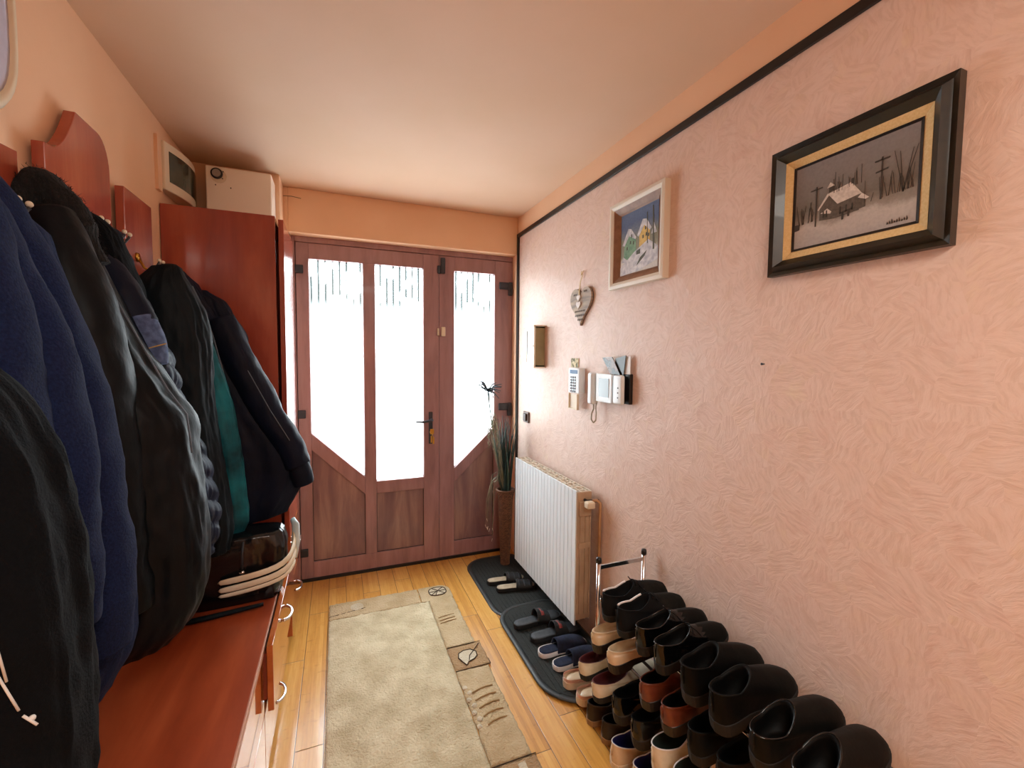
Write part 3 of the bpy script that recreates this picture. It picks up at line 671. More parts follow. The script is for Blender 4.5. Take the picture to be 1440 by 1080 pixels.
def paint_canvas(name, stops, parent, ya, yb, za, zb, x, nz=14):
    """oil paint ground with vertical gradient bands of colour, brush-mottled (z normalised)"""
    m, nt, b = nodes(name)
    tc = N(nt, 'ShaderNodeTexCoord'); sp = N(nt, 'ShaderNodeSeparateXYZ'); L(nt, tc.outputs['Object'], sp.inputs[0])
    off = origin(parent)
    mr = N(nt, 'ShaderNodeMapRange'); L(nt, sp.outputs[2], mr.inputs[0]); mr.inputs[1].default_value = za-off[2]; mr.inputs[2].default_value = zb-off[2]
    n = N(nt, 'ShaderNodeTexNoise', Scale=float(nz), Detail=6, Roughness=.7); L(nt, tc.outputs['Object'], n.inputs['Vector'])
    a = N(nt, 'ShaderNodeMath', operation='MULTIPLY_ADD'); L(nt, n.outputs['Fac'], a.inputs[0]); a.inputs[1].default_value = .35; L(nt, mr.outputs[0], a.inputs[2])
    s2 = N(nt, 'ShaderNodeMath', operation='SUBTRACT'); L(nt, a.outputs[0], s2.inputs[0]); s2.inputs[1].default_value = .17
    r = N(nt, 'ShaderNodeValToRGB'); e = r.color_ramp.elements
    e[0].position = stops[0][0]; e[0].color = lin(stops[0][1]); e[1].position = stops[-1][0]; e[1].color = lin(stops[-1][1])
    for p, c_ in stops[1:-1]: k = e.new(p); k.color = lin(c_)
    L(nt, s2.outputs[0], r.inputs['Fac'])
    n2 = N(nt, 'ShaderNodeTexNoise', Scale=130.0, Detail=4); L(nt, tc.outputs['Object'], n2.inputs['Vector'])
    r2 = N(nt, 'ShaderNodeValToRGB'); r2.color_ramp.elements[0].color = (.6,.6,.6,1); r2.color_ramp.elements[1].position = .6; L(nt, n2.outputs['Fac'], r2.inputs['Fac'])
    ml = N(nt, 'ShaderNodeMix'); ml.data_type = 'RGBA'; ml.blend_type = 'MULTIPLY'; ml.inputs[0].default_value = .6; L(nt, r.outputs['Color'], ml.inputs[6]); L(nt, r2.outputs['Color'], ml.inputs[7])
    L(nt, ml.outputs[2], b.inputs['Base Color']); b.inputs['Roughness'].default_value = .6
    return obj('canvas', MB().box(x, x+.004, ya, yb, za, zb), m, parent)

pic = thing('painting', 'large dark framed painting of a grey snowy farmhouse with two telegraph poles', 'picture', (XR, .733, 1.9))
ya, yb, za, zb = .526, .944, 1.697, 2.051
mb = MB(); frame_rect(mb, XR-.024, XR-.020, ya, yb, za, zb, .012); frame_rect(mb, XR-.020, XR-.036, ya+.012, yb-.012, za+.012, zb-.012, .012)
frame_rect(mb, XR-.036, XR-.030, ya+.024, yb-.024, za+.024, zb-.024, .006); frame_rect(mb, XR-.030, XR-.018, ya+.03, yb-.03, za+.03, zb-.03, .012)
obj('frame', mb, M_frame_dark, pic)
mb = MB(); frame_rect(mb, XR-.019, XR-.010, ya+.042, yb-.042, za+.042, zb-.042, .020); obj('liner', mb, M_linen, pic)
mb = MB(); frame_rect(mb, XR-.012, XR-.010, ya+.062, yb-.062, za+.062, zb-.062, .006); obj('inner_slip', mb, M_blackwood, pic)
A, B_, C_, D_ = ya+.068, yb-.068, za+.068, zb-.068
cv = paint_canvas('grey winter paint', [(0,'A49F9C'),(.22,'B5AFA9'),(.30,'8C857C'),(.45,'6A645B'),(.62,'75706B'),(1.0,'7E7B7C')], pic, A, B_, C_, D_, XR-.009)
def pu(u, v): return (B_-(B_-A)*u, C_+(D_-C_)*v)     # u from the left of the picture (far end)
def patch(mb, pts, d=.0): mb.prism([pu(*p) for p in pts], 0, XR-.0098-d, XR-.009-d); return mb
M_pw, M_pd, M_pg, M_pb = mat('snow paint', 'CFC8C0', 'B5ADA5', rough=.6, scale=120), mat('umber paint', '3A332C', rough=.6), mat('grey brown paint', '5D544A', '4A433A', rough=.6, scale=150), mat('pale grey paint', '9C948B', rough=.6)
mb = MB(); patch(mb, [(.24,.28),(.24,.42),(.32,.56),(.38,.46),(.38,.26)]); patch(mb, [(.38,.26),(.38,.46),(.58,.45),(.58,.28)]); patch(mb, [(.58,.29),(.58,.42),(.63,.38),(.63,.30)])
obj('painted_house', mb, M_pg, cv)
mb = MB(); patch(mb, [(.31,.57),(.40,.42),(.60,.46),(.51,.62)], .0004); patch(mb, [(.23,.40),(.32,.55),(.31,.58),(.22,.41)], .0004); patch(mb, [(.25,.36),(.31,.40),(.35,.35),(.34,.33)], .0004); patch(mb, [(.57,.42),(.60,.46),(.66,.39),(.63,.38)], .0004); patch(mb, [(.30,.64),(.33,.70),(.37,.65)], .0004)
obj('painted_snow', mb, M_pw, cv)
mb = MB(); patch(mb, [(.32,.58),(.32,.64),(.36,.65),(.36,.60)], .0006); patch(mb, [(.51,.60),(.51,.66),(.53,.66),(.53,.60)], .0006)
for u, v0, v1 in ((.20,.22,.70),(.74,.33,.78)):
    patch(mb, [(u,v0),(u,v1),(u+.012,v1),(u+.012,v0)], .0006); patch(mb, [(u-.05,v1-.04),(u-.05,v1-.025),(u+.06,v1-.02),(u+.06,v1-.035)], .0006)
patch(mb, [(.70,.62),(.70,.635),(.79,.65),(.79,.635)], .0006)
for u in (.27,.30,.42,.47,.52): patch(mb, [(u,.30),(u,.38),(u+.012,.38),(u+.012,.30)], .0006)
patch(mb, [(.44,.22),(.44,.30),(.455,.30),(.455,.22)], .0006); patch(mb, [(.49,.24),(.49,.31),(.505,.31),(.505,.24)], .0006); patch(mb, [(.42,.29),(.42,.31),(.53,.33),(.53,.31)], .0006)
patch(mb, [(.0,.22),(.0,.30),(.05,.30),(.05,.23)], .0006)
rnd = random.Random(5)
for i in range(46):
    u = rnd.choice([rnd.uniform(.02,.2), rnd.uniform(.6,.99), rnd.uniform(.34,.6)]); v0 = .28+.08*u + (.25 if .33 < u < .6 else 0); h_ = rnd.uniform(.06,.26); s = rnd.uniform(-.03,.03)
    patch(mb, [(u,v0),(u+s,v0+h_),(u+s+.001,v0+h_),(u+.0035,v0)], .0005)
for s in (-.09, .04, .07, -.05): patch(mb, [(.90,.34),(.92+s,.74+abs(s)*.6),(.922+s,.74+abs(s)*.6),(.907,.34)], .0005)
for i in range(9): u = .80+i*.017; patch(mb, [(u,.035+.01*(i%2)),(u+.003,.06+.012*(i%3)),(u+.012,.05),(u+.008,.035)], .0005)
obj('painted_marks', mb, M_pd, cv)

pic = thing('painting', 'small white framed painting of green and yellow gabled houses in snow', 'picture', (XR, 1.58, 1.96))
ya, yb, za, zb = 1.392, 1.762, 1.772, 2.155
mb = MB(); frame_rect(mb, XR-.030, XR-.032, ya, yb, za, zb, .014); frame_rect(mb, XR-.032, XR-.026, ya+.014, yb-.014, za+.014, zb-.014, .014)
obj('frame', mb, mat('off white picture frame', 'DAD4C6', rough=.4), pic, bevel=.0015)
mb = MB(); frame_rect(mb, XR-.024, XR-.012, ya+.028, yb-.028, za+.028, zb-.028, .022); frame_rect(mb, XR-.014, XR-.006, ya+.05, yb-.05, za+.05, zb-.05, .008)
obj('liner', mb, mat('brown wood liner', '8F6A50', '7C5A42', rough=.5, scale=30), pic)
A, B_, C_, D_ = ya+.056, yb-.056, za+.056, zb-.056
cv = paint_canvas('blue winter paint', [(0,'C9CAC6'),(.22,'D8D8D2'),(.34,'8E8F7E'),(.55,'7E8270'),(.66,'6F7A88'),(.8,'4E6286'),(1.0,'5D7294')], pic, A, B_, C_, D_, XR-.0055, 18)
def patch(mb, pts, d=.0): mb.prism([pu(*p) for p in pts], 0, XR-.0063-d, XR-.0055-d); return mb
mb = MB(); patch(mb, [(.10,.25),(.12,.52),(.22,.66),(.42,.55),(.44,.34),(.26,.22)]); obj('painted_house', mb, mat('green house paint', '7FA78A', '5F8A72', rough=.6, scale=60), cv)
mb = MB(); patch(mb, [(.52,.36),(.52,.56),(.64,.72),(.78,.60),(.78,.42)]); obj('painted_house', mb, mat('yellow house paint', 'D9BE72', 'BF9F58', rough=.6, scale=60), cv)
mb = MB(); patch(mb, [(.06,.50),(.22,.74),(.30,.72),(.44,.56),(.42,.53),(.24,.62),(.12,.48)], .0004); patch(mb, [(.46,.58),(.60,.80),(.70,.78),(.82,.62),(.78,.59),(.64,.70),(.5,.55)], .0004)
patch(mb, [(.0,.0),(.0,.14),(.4,.34),(.75,.46),(1,.30),(1,.12),(.5,.02)], .0002); patch(mb, [(.82,.52),(.88,.68),(.95,.52)], .0004); patch(mb, [(.03,.22),(.10,.30),(.2,.24),(.18,.2)], .0005)
obj('painted_snow', mb, mat('blue white snow paint', 'DADDE0', 'A9B0BC', rough=.6, scale=45), cv)
mb = MB(); patch(mb, [(.86,.28),(.84,.94),(.86,.94),(.90,.28)], .0006); patch(mb, [(.72,.40),(.70,.88),(.715,.88),(.74,.40)], .0006)
for u, v in ((.27,.48),(.35,.46),(.30,.58),(.60,.50),(.68,.52),(.66,.62),(.18,.40),(.74,.50)): patch(mb, [(u,v),(u,v+.05),(u+.03,v+.055),(u+.03,v+.005)], .0006)
patch(mb, [(.45,.28),(.45,.34),(.55,.36),(.55,.28)], .0006); patch(mb, [(.45,.10),(.55,.22),(.72,.30),(.66,.22)], .0006)
obj('painted_marks', mb, mat('dark green grey paint', '4A4F44', rough=.6), cv)

# heart
ht = thing('heart_ornament', 'grey wooden heart plaque with small hearts hanging by a cream ribbon', 'ornament', (XR, 2.04, 1.74))
def heart(yc, zc, s, n=40):
    out = []
    for i in range(n):
        t = 2*PI*i/n; out.append((yc + s*16*math.sin(t)**3/16, zc + s*(13*math.cos(t)-5*math.cos(2*t)-2*math.cos(3*t)-math.cos(4*t))/16))
    return out
ph = [(y, 1.745+(z-1.745)*1.02) for y, z in heart(2.04, 1.745, .108)]
obj('plaque', MB().prism(ph, 0, XR-.016, XR-.004), mat('distressed grey wood', '8A8078', 'B6A48F', rough=.7, scale=9, stretch=(1,1,5)), ht, bevel=.002)
obj('plaque_back', MB().prism([(2.04+(y-2.04)*1.0, z) for y, z in ph], 0, XR-.004, XR-.001), M_blackwood, ht)
obj('ribbon', MB().tube([(XR-.006,2.035,1.90),(XR-.014,2.045,1.86),(XR-.019,2.05,1.80),(XR-.018,2.05,1.77)], .005, 8, flat=.3), mat('cream ribbon', 'D8C294', rough=.8), ht)
obj('ribbon_knot', MB().tube([(XR-.006,2.028,1.915),(XR-.012,2.04,1.895),(XR-.006,2.052,1.915)], .004, 8, flat=.5), mat('pale ribbon', 'E2D6B8', rough=.8), ht)
for z, s in ((1.775,.018),(1.738,.022)):
    obj('small_heart', MB().prism(heart(2.05, z, s, 24), 0, XR-.024, XR-.018), mat('white painted wood', 'D8D5D2', rough=.6), ht, bevel=.001)
mb = MB()
for z0, yA, yB in ((1.70,1.99,2.09),(1.677,2.0,2.085),(1.655,2.01,2.07),(1.80,1.975,2.0),(1.79,2.08,2.11)):
    y = yA
    while y < yB: mb.box(XR-.0172, XR-.016, y, y+.006, z0, z0+.009); y += .012
obj('brush_writing', mb, mat('dark brown lettering', '4A4038', rough=.7), ht)

# key cabinet
kc = thing('key_cabinet', 'small pale key cabinet with a glazed door beside the entrance', 'cabinet', (XR, 2.55, 1.53))
mb = MB().box(XR-.064, XR, 2.495, 2.507, 1.40, 1.652).box(XR-.064, XR, 2.618, 2.63, 1.40, 1.652).box(XR-.064, XR, 2.495, 2.63, 1.40, 1.41).box(XR-.064, XR, 2.495, 2.63, 1.642, 1.652).box(XR-.006, XR, 2.50, 2.62, 1.41, 1.642)
M_kc = mat('pale olive wood', '9C9470', '8C8462', rough=.5, scale=12)
obj('case', mb, M_kc, kc, bevel=.001)
obj('ledge', MB().box(XR-.082, XR, 2.48, 2.65, 1.392, 1.40).box(XR-.082, XR, 2.48, 2.65, 1.652, 1.660), M_creamwall, kc, bevel=.002)
mb = MB().box(XR-.074, XR-.064, 2.495, 2.515, 1.40, 1.652).box(XR-.074, XR-.064, 2.61, 2.63, 1.40, 1.652).box(XR-.074, XR-.064, 2.515, 2.61, 1.40, 1.425).box(XR-.074, XR-.064, 2.515, 2.61, 1.628, 1.652)
obj('door', mb, M_creamwall, kc, bevel=.001)
obj('door_glass', MB().box(XR-.070, XR-.067, 2.515, 2.61, 1.425, 1.628), mat('mirror glass', 'C8D0D0', rough=.08, metal=.9), kc)
obj('knob', MB().lathe([(.001,-.012),(.006,-.010),(.004,0),(.001,0)], (XR-.074,2.505,1.53), 0, 12), M_chrome, kc)

# socket
sw = thing('wall_switch', 'small brown wall switch low beside the entrance door corner', 'switch', (XR, 2.76, 1.05))
obj('plate', MB().box(XR-.012, XR, 2.715, 2.80, 1.01, 1.085), mat('brown plastic', '5A4438', rough=.4), sw, bevel=.003)
obj('rocker', MB().box(XR-.024, XR-.012, 2.735, 2.78, 1.022, 1.072), mat('dark brown plastic', '3C2C24', rough=.4), sw, bevel=.003)

# alarm keypad
kp = thing('alarm_keypad', 'white alarm keypad with blue display and open flap on the wall', 'keypad', (XR, 2.05, 1.33))
kw = 0
obj('body', MB().prism([(XR,1.265),(XR-.030,1.268),(XR-.036,1.395),(XR,1.402)], 1, 1.985, 2.115), M_white, kp, bevel=.004) if 0 else None
obj('body', MB().box(XR-.038, XR, 2.00, 2.115, 1.268, 1.402), M_white, kp, bevel=.005, seg=3)
obj('display', MB().box(XR-.0395, XR-.037, 2.018, 2.098, 1.372, 1.392), mat('blue lcd', '5B7FA6', rough=.2), kp)
for r_ in range(6):
    for c_ in range(3):
        y = 2.092-c_*.022; z = 1.357-r_*.015
        obj('key', MB().box(XR-.0405, XR-.038, y-.013, y, z-.009, z), M_darkmetal, kp)
obj('flap', MB().box(XR-.036, XR-.030, 2.015, 2.10, 1.185, 1.262).box(XR-.044, XR-.030, 2.010, 2.016, 1.183, 1.264).box(XR-.044, XR-.030, 2.099, 2.105, 1.183, 1.264).box(XR-.044, XR-.030, 2.010, 2.105, 1.180, 1.186), M_cream, kp, bevel=.001)
cd = obj('paper_card', MB().box(XR-.004, XR-.001, 2.07, 2.15, 1.405, 1.455), mat('patterned sticker', 'D6C9A0', '6F6A48', rough=.7, scale=60, ramp=(.45,.55)))
tag(cd, 'small patterned card stuck above the alarm keypad', 'card')

# door intercom
ic = thing('video_intercom', 'white video door intercom with grey screen and corded handset', 'intercom', (XR, 1.76, 1.31))
obj('body', MB().box(XR-.030, XR, 1.655, 1.865, 1.248, 1.380), mat('shaded plastic', 'CFC9C2', rough=.4), ic, bevel=.004)
obj('screen_panel', MB().box(XR-.047, XR-.030, 1.695, 1.825, 1.246, 1.381), M_white, ic, bevel=.003)
obj('screen', MB().box(XR-.049, XR-.046, 1.715, 1.797, 1.272, 1.360), mat('grey screen', '8FA0AA', rough=.15), ic)
obj('button_panel', MB().box(XR-.050, XR-.030, 1.612, 1.683, 1.247, 1.380), M_white, ic, bevel=.010, seg=3)
for z in (1.278, 1.30, 1.322): obj('button', MB().lathe([(.001,-.002),(.0035,-.002),(.0035,0),(.001,0)], (XR-.050,1.64,z), 0, 10), M_darkmetal, ic)
obj('back_plate', MB().box(XR-.018, XR, 1.598, 1.67, 1.250, 1.385), M_black, ic, bevel=.003)
mb = MB().box(XR-.060, XR-.020, 1.842, 1.884, 1.228, 1.384)
obj('handset', mb, M_white, ic, bevel=.010, seg=3)
cp = [(XR-.035,1.862,1.232),(XR-.037,1.856,1.205),(XR-.039,1.870,1.180),(XR-.040,1.872,1.150),(XR-.038,1.855,1.135),(XR-.036,1.838,1.150),(XR-.034,1.838,1.185),(XR-.03,1.85,1.215),(XR-.025,1.845,1.245)]
coil = []
M_cordy = mat('beige coiled cord', '9A8F70', rough=.5)
Pc = [V3(p) for p in cp]
for i in range(len(Pc)-1):
    for j in range(24):
        t = j/24; p = Pc[i].lerp(Pc[i+1], t); q = (i*24+j)*1.1
        coil.append((p.x+.0035*math.cos(q), p.y+.0035*math.sin(q), p.z))
obj('cord', MB().tube(coil, .0016, 5), M_cordy, ic, smooth=True)
pl = thing('leaflet_bundle', 'dark leaflets tucked behind the top of the video intercom', 'papers', (XR, 1.69, 1.40))
for i, (a, m_) in enumerate((((1.60,1.385),(1.585,1.462),(1.665,1.455),(1.70,1.385)), ) and [([(1.60,1.375),(1.60,1.462),(1.655,1.465),(1.685,1.375)], mat('white leaflet','D9D4CE',rough=.4)), ([(1.64,1.375),(1.625,1.468),(1.70,1.455),(1.72,1.375)], mat('black leaflet','1A1412',rough=.3)), ([(1.655,1.38),(1.72,1.462),(1.80,1.458),(1.725,1.375)], mat('brown glossy leaflet','6A4636','1c1210',rough=.25,scale=14,ramp=(.45,.55)))]):
    obj('leaflet', MB().prism(a, 0, XR-.016-.007*i, XR-.013-.007*i), m_, pl)
tag(obj('nail', MB().lathe([(.0005,-.012),(.004,-.012),(.003,-.009),(.0015,0),(.0005,0)], (XR, .96, 1.44), 0, 10), M_darkmetal), 'small dark nail alone in the middle of the bare wallpaper', 'nail')

# ------------------------------------------------------------------ radiator
rd = thing('radiator', 'white ribbed aluminium radiator on the right wall near the door', 'radiator', (XR-.07, 2.27, .1))
RF, RY0, RY1, RZ0, RZ1 = 1.095, 1.868, 2.672, .10, .792
mb = MB(); npl = 20; w_ = (RY1-RY0)/npl
for i in range(npl):
    y = RY0+i*w_; mb.box(RF, RF+.005, y+.0026, y+w_-.0026, RZ0, RZ1)
mb.box(RF+.006, RF+.008, RY0+.002, RY1-.002, RZ0, RZ1)
obj('front_plates', mb, M_white, rd, bevel=.001)
mb = MB(); ns = 10; sw_ = (RY1-RY0)/ns
for i in range(ns):
    y = RY0+i*sw_; yc = y+sw_/2
    mb.box(RF+.004, XR-.032, yc-.0025, yc+.0025, RZ0+.02, RZ1-.006)
    for x in (RF+.03, RF+.062): mb.box(x, x+.004, y+.003, y+sw_-.003, RZ0+.02, RZ1-.004)
    mb.box(XR-.036, XR-.032, y+.002, y+sw_-.002, RZ0+.02, RZ1-.004)
    mb.box(RF+.004, XR-.034, y, y+.004, RZ0+.05, RZ1-.003); mb.box(RF+.004, XR-.034, y+sw_-.004, y+sw_, RZ0+.05, RZ1-.003)
obj('ribs', mb, mat('radiator cream enamel', 'D9D0C0', rough=.4), rd)
mb = MB().tube([(RF+.045, RY0+.0, RZ1-.045),(RF+.045, RY1, RZ1-.045)], .018, 12); mb.tube([(RF+.045, RY0, RZ0+.05),(RF+.045, RY1, RZ0+.05)], .018, 12)
obj('collector', mb, M_cream, rd)
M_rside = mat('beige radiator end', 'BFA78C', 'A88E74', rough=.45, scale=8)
mb = MB().box(RF+.004, XR-.034, RY0-.006, RY0, RZ0+.03, RZ1-.006)
for x in (RF+.018, RF+.048, RF+.072): mb.box(x, x+.007, RY0-.014, RY0-.004, RZ0+.06, RZ1-.13)
mb.box(RF+.012, XR-.04, RY0-.016, RY0-.004, RZ1-.125, RZ1-.05); mb.box(RF+.01, XR-.04, RY0-.013, RY0-.004, RZ0+.40, RZ0+.43)
obj('end_section', mb, M_rside, rd, bevel=.003)
v = obj('valve', MB().tube([(RF+.045,RY0,RZ1-.045),(RF+.045,RY0-.03,RZ1-.045),(RF+.075,RY0-.035,RZ1-.045),(XR-.014,RY0-.035,RZ1-.047)], .008, 10), M_darkmetal, rd, smooth=True)
obj('valve_cap', MB().box(RF+.022, RF+.066, RY0-.075, RY0-.035, RZ1-.072, RZ1-.038), M_cream, v, bevel=.008, seg=3)
M_pipe = mat('beige painted pipe', 'B98F66', 'A8764C', rough=.45, scale=14)
px_, py_ = XR-.014, RY0-.052
obj('pipe', MB().tube([(RF+.07,RY0-.035,RZ1-.045),(XR-.03,RY0-.045,RZ1-.04),(px_,py_,RZ1-.055),(px_,py_,RZ1-.09),(px_,py_,.0)], .0075, 12), M_pipe, rd, smooth=True)
mb = MB().box(XR-.034, XR, 2.0, 2.03, RZ1-.09, RZ1-.06).box(XR-.034, XR, 2.5, 2.53, RZ1-.09, RZ1-.06)
mb = None
for yy in (2.0, 2.5): obj('bracket', MB().box(XR-.036, XR-.001, yy, yy+.03, RZ1-.09, RZ1-.06), M_cream, rd)

# ------------------------------------------------------------------ floor coverings
def rounded(x0, x1, y0_, y1_, r, rs=None, n=10):
    rs = rs or (r,)*4; pts = []
    for (cx_, cy_, a0_, rr) in ((x1-rs[0], y0_+rs[0], -PI/2, rs[0]), (x1-rs[1], y1_-rs[1], 0, rs[1]), (x0+rs[2], y1_-rs[2], PI/2, rs[2]), (x0+rs[3], y0_+rs[3], PI, rs[3])):
        for i in range(n+1): q = a0_+PI/2*i/n; pts.append((cx_+rr*math.cos(q), cy_+rr*math.sin(q)))
    return pts
def doormat(label, x0, x1, y0_, y1_, z, rs):
    t = thing('doormat', label, 'doormat', ((x0+x1)/2, (y0_+y1_)/2, 0))
    out = rounded(x0, x1, y0_, y1_, 0, rs); inn = rounded(x0+.028, x1-.028, y0_+.028, y1_-.028, 0, [max(r-.028,.01) for r in rs])
    rings = [[(p[0],p[1],z) for p in out], [(p[0],p[1],z+.003) for p in out]]
    mid = rounded(x0+.010, x1-.010, y0_+.010, y1_-.010, 0, [max(r-.01,.01) for r in rs])
    rings += [[(p[0],p[1],z+.0075) for p in mid], [(p[0],p[1],z+.0045) for p in inn], [(p[0],p[1],z) for p in inn]]
    obj('rubber_rim', MB().loft(rings, cap0=False, cap1=False), M_rub, t, smooth=True)
    mb = MB().prism(inn, 2, z, z+.006); obj('pile', mb, M_matpile, t)
    mb = MB(); x = x0+.06
    while x < x1-.05:
        mb.box(x, x+.010, y0_+.09, y1_-.09, z+.006, z+.0085); x += .024
    obj('ribs', mb, M_matpile, t)
    return t
doormat('dark rounded doormat lying by the entrance door, carrying the beige mules', .805, 1.20, 2.16, 2.955, 0.0005, [.06,.06,.16,.17])
doormat('dark rounded doormat overlapping the other, under the slides and navy slippers', .805, 1.20, 1.50, 2.29, .009, [.17,.10,.15,.20])

# rug
rg = thing('rug', 'cream shaggy rug with a tan patchwork border and carved motifs', 'rug', (.28, 1.7, 0))
def rugmat(name, a, b_):
    m = mat(name, a, b_, rough=1, scale=9, detail=10, bump=1, bscale=120, dist=.010, sheen=.1, ramp=(.36,.64)); return m
M_r1, M_r2, M_r3, M_r4 = rugmat('cream pile', 'D2C6A6', 'B5A684'), rugmat('sand pile', 'C2AE8A', 'B29C76'), rugmat('tan pile', 'A98B64', '9A7A55'), rugmat('pale cream pile', 'C9BFA8', 'BDB196')
def pile(name, x0, x1, y0_, y1_, z, m_, seed=0, par=None, wob=0, step=.009):
    nx, ny = max(2, int((x1-x0)/step)), max(2, int((y1_-y0_)/step)); vs = []; fs = []
    for j in range(ny+1):
        for i in range(nx+1):
            x = x0+(x1-x0)*i/nx; y = y0_+(y1_-y0_)*j/ny; e = min(i, nx-i, j, ny-j)
            h_ = z + .0042*noise.noise(Vector((x*85, y*60, seed))) + .0015*noise.noise(Vector((x*25, y*25, seed+3)))
            if e == 0: h_ -= .003; x += wob*noise.noise(Vector((x*30, y*30, 1))); y += wob*noise.noise(Vector((x*30, y*30, 9)))
            vs.append((x, y, h_))
    for j in range(ny):
        for i in range(nx): a = j*(nx+1)+i; fs.append((a, a+1, a+nx+2, a+nx+1))
    b = len(vs); ring = [i for i in range(nx+1)] + [j*(nx+1)+nx for j in range(1, ny+1)] + [ny*(nx+1)+i for i in range(nx-1, -1, -1)] + [j*(nx+1) for j in range(ny-1, 0, -1)]
    for r_ in ring: vs.append((vs[r_][0], vs[r_][1], .0008))
    k = len(ring)
    for i in range(k): fs.append((ring[i], ring[(i+1)%k], b+(i+1)%k, b+i))
    return obj(name, MB().add(vs, fs), m_, par or rg, smooth=True)
RY = .78
pile('pile_field', -.063, .482, RY, 2.508, .013, M_r1, 1, wob=.002)
pile('border', -.063, .44, 2.512, 2.676, .0105, M_r2, 2, wob=.004)
pile('border', .486, .630, 2.06, 2.54, .0115, M_r2, 3, wob=.006)
pts = rounded(.445, .632, 2.512, 2.672, 0, [.01,.07,.01,.01])
obj('border', MB().prism(pts, 2, .0008, .0105), M_r2, rg, smooth=False)
pile('border', .486, .655, 1.885, 2.055, .0105, M_r3, 4, wob=.004)
pile('border', .486, .640, 1.38, 1.88, .0125, M_r2, 5, wob=.007)
pile('border', .486, .655, 1.20, 1.375, .0105, M_r3, 6, wob=.004)
pile('border', .486, .640, RY, 1.195, .0125, M_r2, 7, wob=.006)
M_out = mat('dark outline yarn', '3E3022', rough=1)
# motifs: outlined pebble (far corner), leaf, pale stone, pale bar
def blob(cx_, cy_, rx, ry, n=28, p=2.6, rot=0):
    o = []
    for i in range(n):
        q = 2*PI*i/n; a = rx*math.copysign(abs(math.cos(q))**(2/p), math.cos(q)); b = ry*math.copysign(abs(math.sin(q))**(2/p), math.sin(q))
        o.append((cx_+a*math.cos(rot)-b*math.sin(rot), cy_+a*math.sin(rot)+b*math.cos(rot)))
    return o
pb = blob(.553, 2.60, .052, .046)
mo = obj('motif', MB().prism(pb, 2, .009, .0135), M_r4, rg, bevel=.002)
mb = MB().tube([(p[0],p[1],.0135) for p in pb+[pb[0]]], .0028, 6)
for a, b_ in (((.515,2.57),(.59,2.635)),((.505,2.598),(.60,2.60)),((.525,2.64),(.59,2.565)),((.553,2.60),(.535,2.556))): mb.tube([(a[0],a[1],.0142),(b_[0],b_[1],.0142)], .0024, 6)
obj('outline', mb, M_out, mo)
pb = [(.520,1.965),(.528,1.995),(.555,2.010),(.59,2.008),(.612,1.985),(.610,1.955),(.590,1.935),(.560,1.925),(.545,1.905),(.535,1.925)]
mo = obj('motif', MB().prism(pb, 2, .009, .0135), M_r4, rg, bevel=.002)
mb = MB().tube([(p[0],p[1],.0135) for p in pb+[pb[0]]], .0026, 6); mb.tube([(.64,2.035,.0142),(.60,1.99,.0142),(.575,1.965,.0142),(.565,1.935,.0142)], .0022, 6)
obj('outline', mb, M_out, mo)
obj('motif', MB().prism(blob(.085, 2.60, .035, .036, rot=.2), 2, .009, .0125), M_r4, rg, bevel=.002)
obj('motif', MB().prism([(.575,1.355),(.605,1.36),(.602,1.30),(.625,1.23),(.59,1.225),(.578,1.30)], 2, .009, .0135), M_r4, rg, bevel=.002)
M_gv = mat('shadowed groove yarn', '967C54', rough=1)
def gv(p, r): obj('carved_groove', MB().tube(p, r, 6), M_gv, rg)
for i in range(5):
    y = 1.74-i*.045; gv([(.515+.004*i,y-.010,.0138),(.55,y,.0146),(.585,y+.006,.0146),(.615,y+.004,.0138)], .003)
for y in (2.33, 2.30, 2.275): gv([(.50,y-.008,.0128),(.54,y,.0132),(.59,y+.004,.0128)], .0022)
for i in range(7): obj('tuft', MB().sph((.497+.012*(i%2), 1.77-i*.036, .012), .012, n=8, m=6, sc=(1,1.2,.5)), M_r4, rg, smooth=True)
for a, b_ in (((-.06,2.545),(.13,2.575)),((.486,2.057),(.655,2.057)),((.486,1.883),(.655,1.883)),((.486,1.376),(.655,1.376)),((.492,1.376),(.492,1.22)),((.655,1.885),(.655,1.92))): obj('outline', MB().tube([(a[0],a[1],.0108),(b_[0],b_[1],.0108)], .0017, 6), M_out, rg)

# ------------------------------------------------------------------ plant in wicker vase
vs_ = thing('wicker_vase', 'tall dark brown wicker vase in the corner behind the radiator', 'vase', (1.075, 2.80, .01))
mb = MB(); rings = []; H_ = .53; nn = 40
for i in range(107):
    t = i/106; r = .030+.022*t+.010*max(0,t-.85)/.15
    rings.append([((r+.0035*math.sin(i*PI*.5+ (PI*(k%2))))*math.cos(2*PI*k/nn)+1.075, (r+.0035*math.sin(i*PI*.5+(PI*(k%2))))*math.sin(2*PI*k/nn)+2.80, .01+H_*t) for k in range(nn)])
rings.append([(1.075+.055*math.cos(2*PI*k/nn), 2.80+.055*math.sin(2*PI*k/nn), .01+H_-.01) for k in range(nn)])
rings.append([(1.075+.045*math.cos(2*PI*k/nn), 2.80+.045*math.sin(2*PI*k/nn), .01+H_-.08) for k in range(nn)])
mb.loft(rings); obj('basket', mb, mat('dark brown wicker', '4A2E1E', '7A5236', rough=.6, scale=60, stretch=(1,1,2)), vs_)
obj('rim', MB().tube([(1.075+.062*math.cos(2*PI*k/30), 2.80+.062*math.sin(2*PI*k/30), .01+H_) for k in range(31)], .006, 8), mat('brown wicker rim', '6A4630', rough=.6, scale=80), vs_)
gp = thing('dried_grass_arrangement', 'dried grasses with a spiky flower head standing in the tall wicker vase', 'plant', (1.075, 2.80, .45))
